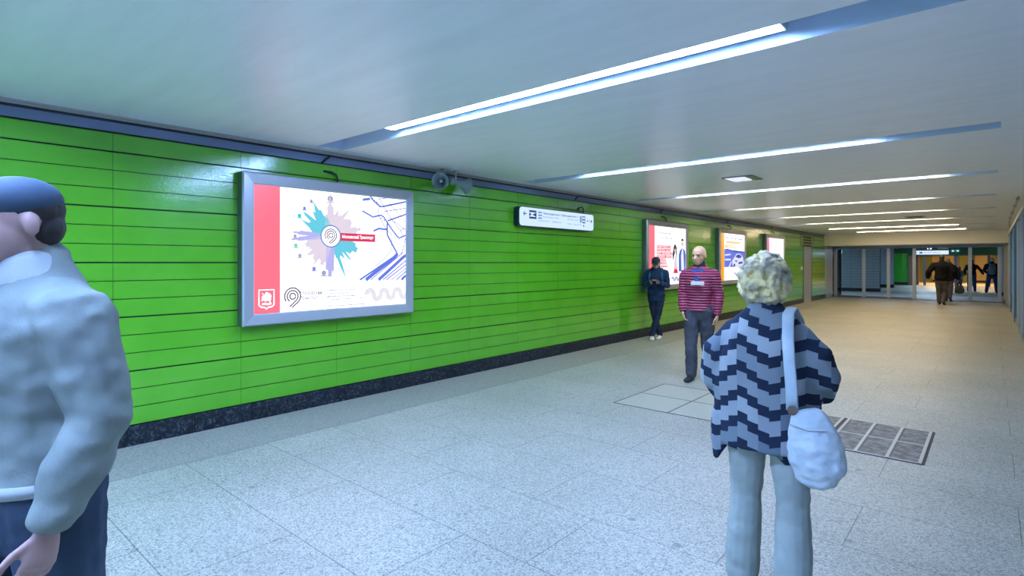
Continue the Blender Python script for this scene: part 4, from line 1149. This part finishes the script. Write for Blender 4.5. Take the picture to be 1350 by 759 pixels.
# white shoulder bag, top-level: it hangs from the shoulder
t = thing('shoulder_bag', 'pale blue-white slouchy shoulder bag hanging beside the chevron cardigan', 'bag', (wx, wy, 0), math.radians(4))
bm = bmesh.new()
loft(bm, [((.245, -.235, .67), .085, .045), ((.243, -.235, .72), .108, .062), ((.235, -.235, .80), .106, .062), ((.215, -.235, .875), .088, .045), ((.200, -.23, .92), .065, .026)], side=(1, 0, 0), n=22)
ball(bm, (.285, -.235, .73), .065, .055, .075)
M_bag = mat('white_leather', (.54, .60, .63), .5, vary=(7, (.42, .50, .56), .4, .6), bump=(24, .5, .01))
obj('bag_body', remesh(bm, .0055, 3, folds=(.009, 15, 20)), M_bag, t, smooth=True)
bm = bmesh.new()
pts = [((.150, -.235, .93), .024, .005), ((.145, -.225, 1.02), .024, .005), ((.135, -.215, 1.12), .024, .005), ((.125, -.19, 1.22), .024, .005), ((.115, -.13, 1.325), .024, .005), ((.112, -.03, 1.345), .024, .005), ((.12, .08, 1.28), .024, .005), ((.15, .14, 1.1), .022, .005)]
loft(bm, pts, side=(1, 0, 0), n=10, round_ends=False)
obj('shoulder_strap', bm, M_bag, t, smooth=True)
bm = bmesh.new()
bmesh.ops.create_cone(bm, cap_ends=True, segments=14, radius1=.02, radius2=.02, depth=.012, matrix=Matrix.Translation((.152, -.238, .93)) @ Matrix.Rotation(PI / 2, 4, 'X'))
obj('strap_ring', bm, mat('bronze_ring', (.18, .13, .10), .3, .8), t)
bm = bmesh.new()
tube(bm, [Vector(q) for q in ((.15, -.282, .88), (.22, -.288, .87), (.28, -.284, .88))], .004)
obj('zip', bm, M_steel, t)

# --- bald man in maroon jacket
def puffer_material(name, c1, c2, sc):
    m, nt, b = nmat(name); L = nt.links.new
    tc = nt.nodes.new('ShaderNodeTexCoord')
    w = nt.nodes.new('ShaderNodeTexWave'); w.bands_direction = 'Z'; w.inputs['Scale'].default_value = sc; w.inputs['Distortion'].default_value = 1.2; w.inputs['Detail'].default_value = 1
    L(tc.outputs['Object'], w.inputs[0])
    r = nt.nodes.new('ShaderNodeValToRGB'); r.color_ramp.elements[0].position = .15; r.color_ramp.elements[1].position = .55
    r.color_ramp.elements[0].color = (*c2, 1); r.color_ramp.elements[1].color = (*c1, 1)
    L(w.outputs[0], r.inputs[0]); L(r.outputs[0], b.inputs['Base Color'])
    bp = nt.nodes.new('ShaderNodeBump'); bp.inputs['Strength'].default_value = .7; bp.inputs['Distance'].default_value = .015
    L(w.outputs[0], bp.inputs['Height']); L(bp.outputs[0], b.inputs['Normal']); b.inputs['Roughness'].default_value = .5
    return m
def red_extra(t, k, hc, R, hs):
    bm = bmesh.new()
    loft(bm, [((0, -.02, 1.43), .125, .10), ((0, -.01, 1.49), .09, .085), ((0, 0, 1.525), .082, .08)], n=20)
    obj('collar', remesh(bm, .007, 2), mat('dark_collar', (.02, .03, .05), .8), t, smooth=True)
    bm = bmesh.new()
    vs = []
    for a in range(-5, 6):
        x = a * .011; y = .168 - abs(a) * .001
        vs.append([bm.verts.new((x * (1.5 if z > 1.4 else .5), y - (z - 1.3) * .42, z)) for z in (1.30, 1.38, 1.46)])
    for p, q in zip(vs, vs[1:]):
        for i in range(2): bm.faces.new((p[i], q[i], q[i + 1], p[i + 1]))
    bmesh.ops.solidify(bm, geom=bm.faces[:], thickness=.008)
    obj('shirt', bm, cloth_mat('blue_shirt', (.02, .12, .40)), t, smooth=True)
    bm = bmesh.new(); box(bm, -.10, .07, .165, .176, 1.255, 1.305, bev=.004)
    obj('chest_patch', bm, cloth_mat('pale_patch', (.72, .66, .60)), t)
person(dict(label='bald person in a striped maroon padded jacket and dark trousers walking towards the viewer', loc=(-2.93, 7.17, 0), rz=math.radians(180 + 8), k=1.005, vox=.0065, fat=1.0, hs=1.12,
    skin=mat('skin_ruddy', (.62, .34, .19), .45), head=(0, .04, 1.63), look=(math.radians(-12), math.radians(-8)),
    armL=[(-.175, -.01, 1.37), (-.225, -.04, 1.12), (-.23, .04, .87)], armR=[(.175, -.01, 1.37), (.215, -.02, 1.13), (.19, .10, .90)],
    hands=(((0, .1, -1), (1, 0, 0), (0, 1, 0), .45), ((-.2, .3, -1), (-1, 0, 0), (0, 1, 0), .45)),
    legL=[(-.095, 0, .90), (-.09, -.02, .48), (-.08, -.24, .15)], legR=[(.095, 0, .90), (.09, .08, .48), (.08, .10, .085)],
    feet=((-.4, True), (0, True)),
    trousers=(cloth_mat('charcoal_trousers', (.05, .055, .07), (.085, .09, .11)), .02, 1.3),
    jacket=dict(mat=puffer_material('maroon_puffer', (.42, .03, .10), (.06, .015, .03), 9), ext=.028, hem=.90, folds=(.006, 8, 20), sleeve=1.0), extra=red_extra))

# --- person with phone leaning by the wall
def phone_extra(t, k, hc, R, hs):
    bm = bmesh.new()
    def P(x, y, z): return hc + R @ Vector((x * hs, y * hs, z * hs))
    ball(bm, P(0, -.01, .062), .084 * hs, .1 * hs, .062 * hs, R, 3)
    loft(bm, [(P(0, .07, .045), .06 * hs, .006), (P(0, .135, .036), .045 * hs, .005)], side=R @ Vector((1, 0, 0)), n=12)
    obj('cap', remesh(bm, .006, 2), mat('navy_cap', (.015, .025, .05), .8), t, smooth=True)
pl_ = (-5.16, 10.42, 0); prz = math.radians(200)
person(dict(label='person in dark blue jacket and cap looking at a phone beside the green wall', loc=pl_, rz=prz, k=.97, vox=.0065, hs=1.06,
    head=(0, .075, 1.58), look=(math.radians(6), math.radians(-26)),
    torso=[((0, 0, .86), .145, .105), ((0, -.005, .93), .158, .115), ((0, 0, 1.03), .145, .105), ((0, .005, 1.14), .145, .105), ((0, .01, 1.26), .16, .115), ((0, .01, 1.36), .17, .11), ((0, .015, 1.43), .125, .085), ((0, .03, 1.48), .07, .06)],
    armL=[(-.17, 0, 1.365), (-.215, .02, 1.12), (-.085, .25, 1.17)], armR=[(.17, 0, 1.365), (.215, .02, 1.12), (.085, .25, 1.17)],
    hands=(((.55, .75, .15), (.3, -.2, 1), (.2, .5, .8), .6), ((-.55, .75, .15), (-.3, -.2, 1), (-.2, .5, .8), .6)),
    legL=[(-.085, 0, .90), (-.03, .06, .48), (.075, .13, .085)], legR=[(.085, 0, .90), (.03, .03, .48), (-.07, -.03, .085)],
    toes=((-.15, 1, 0), (.15, 1, 0)),
    trousers=(cloth_mat('navy_trousers', (.012, .02, .05), (.02, .035, .075)), .012, .8), shoe=(mat('white_trainer', (.66, .68, .64), .6), .28),
    jacket=dict(mat=cloth_mat('navy_jacket', (.010, .028, .075), (.02, .05, .12)), ext=.028, hem=.80), hair=('short', HAIR_DK), extra=phone_extra))
t = thing('mobile_phone', 'dark mobile phone held in both hands of the person by the wall', 'phone', pl_, prz)
bm = bmesh.new(); box(bm, -.036, .036, -.075, .075, -.004, .004, bev=.003)
Rm = Matrix.Translation((0, .355, 1.150)) @ Matrix.Rotation(math.radians(35), 4, 'X'); bmesh.ops.transform(bm, matrix=Rm, verts=bm.verts[:])
obj('casing', bm, M_black, t)
bm = bmesh.new(); box(bm, -.032, .032, -.068, .068, .0042, .005); bmesh.ops.transform(bm, matrix=Rm, verts=bm.verts[:])
obj('screen', bm, emit('phone_screen', (.5, .65, .9), .5), t)
# backpack
def backpack(label, loc, rz, m, k=1.0, y=-.16):
    t = thing('backpack', label, 'backpack', loc, rz)
    bm = bmesh.new(); loft(bm, [((0, y - .06, .98 * k), .13 * k, .07), ((0, y - .07, 1.1 * k), .15 * k, .085), ((0, y - .07, 1.3 * k), .14 * k, .075), ((0, y - .05, 1.42 * k), .10 * k, .05)], n=18)
    obj('bag_body', remesh(bm, .009, 3, folds=(.006, 9, 9)), m, t, smooth=True)
    bm = bmesh.new(); loft(bm, [((0, y - .14, 1.02 * k), .09 * k, .03), ((0, y - .14, 1.18 * k), .10 * k, .035)], n=14); obj('front_pocket', bm, m, t, smooth=True)
    for s in (-1, 1):
        bm = bmesh.new(); loft(bm, [((.1 * s * k, y, 1.40 * k), .022, .006), ((.105 * s * k, y + .10, 1.485 * k), .022, .006), ((.11 * s * k, y + .22, 1.45 * k), .022, .006), ((.125 * s * k, y + .30, 1.33 * k), .022, .006), ((.135 * s * k, y + .30, 1.18 * k), .02, .006)], n=8, round_ends=False)
        obj('strap', bm, m, t, smooth=True)
    return t
backpack('blue backpack worn on the back of the person looking at a phone', pl_, prz, cloth_mat('blue_pack', (.015, .09, .19), (.02, .13, .25)), .97)

# --- person passing close at the left edge
def ghost_extra(t, k, hc, R, hs):
    def P(x, y, z): return hc + R @ Vector((x * hs, y * hs, z * hs))
    bm = bmesh.new()
    ball(bm, P(0, -.012, .060), .086 * hs, .104 * hs, .068 * hs, R, 3)
    loft(bm, [(P(0, .07, .05), .06 * hs, .006), (P(0, .15, .038), .045 * hs, .005)], side=R @ Vector((1, 0, 0)), n=12)
    obj('cap', remesh(bm, .006, 2), mat('slate_cap', (.03, .06, .10), .8), t, smooth=True)
    bm = bmesh.new(); loft(bm, [((0, 0, .955), .212, .165), ((0, 0, .985), .212, .165)], n=28, round_ends=False)
    obj('jacket_hem', bm, cloth_mat('pale_hem', (.38, .42, .42)), t, smooth=True)
    bm = bmesh.new()
    tube(bm, [Vector(q) for q in ((0, .158, .98), (0, .150, 1.12), (0, .158, 1.27), (0, .150, 1.37), (0, .125, 1.44))], .007)
    obj('zip', bm, M_steel_dk, t, smooth=True)
    bm = bmesh.new(); loft(bm, [((0, .0, 1.44), .12, .095), ((0, .005, 1.49), .098, .088), ((0, .01, 1.52), .09, .085)], n=20)
    obj('collar', remesh(bm, .007, 2), cloth_mat('pale_hem', (.38, .42, .42)), t, smooth=True)
person(dict(label='person in a cap, pale blue-grey jacket and dark jeans striding past at the left edge', loc=(-2.02, .29, 0), rz=math.radians(180 + 18), k=1.015, vox=.006, fat=1.05,
    skin=mat('skin_muted', (.42, .26, .24), .5), head=(0, .045, 1.63), look=(math.radians(-6), math.radians(-6)),  # darker, greyer skin tone
    armL=[(-.190, 0, 1.375), (-.25, -.02, 1.12), (-.245, .09, .89)], armR=[(.190, 0, 1.375), (.25, -.09, 1.14), (.235, -.03, .90)],
    hands=(((0, .25, -1), (1, 0, 0), (0, 1, .2), .4), ((0, .15, -1), (-1, 0, 0), (0, 1, 0), .4)),
    legL=[(-.095, 0, .90), (-.10, -.04, .48), (-.1, -.30, .16)], legR=[(.095, 0, .90), (.10, .16, .50), (.1, .24, .085)],
    feet=((-.5, True), (0, True)),
    trousers=(cloth_mat('dark_jeans', (.03, .05, .085), (.05, .08, .125)), .018, 1.2),
    jacket=dict(mat=cloth_mat('pale_jacket', (.17, .20, .19), (.22, .26, .24)), ext=.03, hem=.955, flare=1.0, folds=(.010, 9, 12)), hair=('short', HAIR_DK), extra=ghost_extra))

# --- pair walking away under the beam
person(dict(label='person in a black hooded jacket and brown-grey trousers walking away under the beam', loc=(-1.40, 25.75, 0), rz=math.radians(-4), k=1.05, vox=.011, fat=1.12, eyes=False,
    head=(0, .03, 1.62), armL=[(-.22, 0, 1.38), (-.36, -.08, 1.15), (-.40, .02, .93)], armR=[(.22, 0, 1.38), (.34, -.06, 1.15), (.36, .06, .95)],
    legL=[(-.1, 0, .90), (-.09, .06, .48), (-.08, .08, .085)], legR=[(.1, 0, .90), (.08, .08, .50), (.05, -.10, .12)], feet=((0, True), (-.3, True)),
    trousers=(cloth_mat('brown_trousers', (.07, .065, .06), (.11, .10, .095)), .02, 1.2), jacket=dict(mat=cloth_mat('black_jacket', (.003, .003, .005), (.006, .006, .008)), ext=.04, hem=.84, sleeve=1.15),
    hair=('short', HAIR_DK)))
person(dict(label='person in dark clothes carrying a bag, half hidden behind the black jacket', loc=(-1.34, 28.2, 0), rz=math.radians(-6), k=.98, vox=.011, fat=1.1, eyes=False,
    armL=[(-.2, 0, 1.38), (-.27, -.02, 1.12), (-.26, .08, .88)], armR=[(.2, 0, 1.38), (.33, -.02, 1.14), (.32, .04, .90)],
    legL=[(-.09, 0, .90), (-.08, .12, .5), (-.08, .16, .085)], legR=[(.09, 0, .90), (.1, -.02, .48), (.1, -.22, .14)], feet=((0, True), (-.45, True)),
    trousers=(cloth_mat('grey_violet_trousers', (.09, .085, .11), (.12, .11, .14)), .018, 1.1), jacket=dict(mat=cloth_mat('ink_jacket', (.012, .014, .03), (.02, .02, .04)), ext=.035, hem=.82, sleeve=1.1),
    hair=('short', HAIR_GREY)))
t = thing('carrier_bag', 'dark grey-green bag carried low in the hand of the half hidden walker', 'bag', (-1.34, 28.2, 0), math.radians(-6))
bm = bmesh.new(); loft(bm, [((.36, .05, .36), .14, .05), ((.36, .05, .46), .16, .06), ((.35, .05, .62), .12, .03)], n=16); obj('bag_body', remesh(bm, .01, 3, folds=(.01, 10, 10)), cloth_mat('dark_bag', (.04, .05, .05), (.09, .10, .09)), t, smooth=True)
bm = bmesh.new(); tube(bm, [Vector(p) for p in ((.28, .05, .62), (.31, .05, .76), (.34, .05, .76), (.42, .05, .62))], .008); obj('handle', bm, M_black, t)

# --- small group in the far hall
person(dict(label='small person with long brown hair, pale top and blue jeans in the far hall', loc=(-1.34, 38.3, 0), rz=math.radians(15), k=.76, vox=.012, eyes=False, fat=.95,
    armL=[(-.18, 0, 1.38), (-.24, .02, 1.12), (-.2, .16, .98)], armR=[(.18, 0, 1.38), (.26, .02, 1.14), (.22, .18, 1.10)],
    legL=[(-.085, 0, .90), (-.09, .02, .48), (-.09, 0, .085)], legR=[(.085, 0, .90), (.09, .02, .48), (.09, 0, .085)],
    trousers=(cloth_mat('blue_jeans', (.04, .12, .25)), .012, 1.0), jacket=dict(mat=cloth_mat('brown_grey_top', (.16, .15, .16), (.3, .3, .32)), ext=.02, hem=.88, name='top'), hair=('long', mat('brown_hair', (.05, .03, .025), .7))))
person(dict(label='person in black top and blue jeans, one arm out, behind a steel post', loc=(-.82, 38.4, 0), rz=math.radians(0), k=.98, vox=.012, eyes=False, fat=1.05,
    armL=[(-.2, 0, 1.38), (-.3, .0, 1.14), (-.26, .1, .92)], armR=[(.2, 0, 1.38), (.36, .0, 1.18), (.48, .02, .95)],
    legL=[(-.09, 0, .90), (-.12, .05, .48), (-.14, .03, .085)], legR=[(.09, 0, .90), (.12, 0, .48), (.13, -.06, .085)],
    trousers=(cloth_mat('blue_jeans_dark', (.03, .085, .19)), .018, 1.0), jacket=dict(mat=cloth_mat('black_top', (.012, .018, .03)), ext=.025, hem=.92), hair=('short', HAIR_DK)))
p5 = (.0, 37.2, 0)
person(dict(label='grey-haired person in a navy jacket and blue jeans with a backpack, near the right pier', loc=p5, rz=math.radians(0), k=1.02, vox=.012, eyes=False, fat=1.1,
    armL=[(-.21, 0, 1.38), (-.3, .05, 1.14), (-.2, .2, 1.0)], armR=[(.21, 0, 1.38), (.28, .05, 1.14), (.2, .2, 1.0)],
    legL=[(-.1, 0, .90), (-.17, .03, .48), (-.22, .0, .085)], legR=[(.1, 0, .90), (.14, .03, .48), (.17, 0, .085)],
    trousers=(cloth_mat('blue_jeans_mid', (.02, .07, .17)), .02, 1.1), jacket=dict(mat=cloth_mat('deep_navy_jacket', (.01, .018, .045)), ext=.03, hem=.85), hair=('short', mat('white_hair', (.6, .58, .55), .7))))
backpack('grey backpack worn by the grey-haired person near the right pier', p5, 0, cloth_mat('grey_pack', (.16, .20, .26), (.24, .28, .34)), 1.02, -.17)
person(dict(label='person in dark green clothes partly hidden behind the right pier', loc=(.40, 38.6, 0), rz=math.radians(90), k=1.02, vox=.013, eyes=False, fat=1.1,
    armL=[(-.21, 0, 1.38), (-.26, .05, 1.14), (-.2, .2, 1.0)], armR=[(.21, 0, 1.38), (.26, .05, 1.14), (.2, .2, 1.0)],
    legL=[(-.1, 0, .90), (-.11, .03, .48), (-.11, .0, .085)], legR=[(.1, 0, .90), (.11, .03, .48), (.11, 0, .085)],
    trousers=(cloth_mat('black_green_trousers', (.012, .03, .035)), .02, 1.1), jacket=dict(mat=cloth_mat('dark_green_jacket', (.012, .045, .045)), ext=.03, hem=.85), hair=('short', HAIR_DK)))

w = bpy.data.worlds.new('world'); w.use_nodes = True
w.node_tree.nodes['Background'].inputs[0].default_value = (.5, .6, .7, 1); w.node_tree.nodes['Background'].inputs[1].default_value = .05
SC.world = w
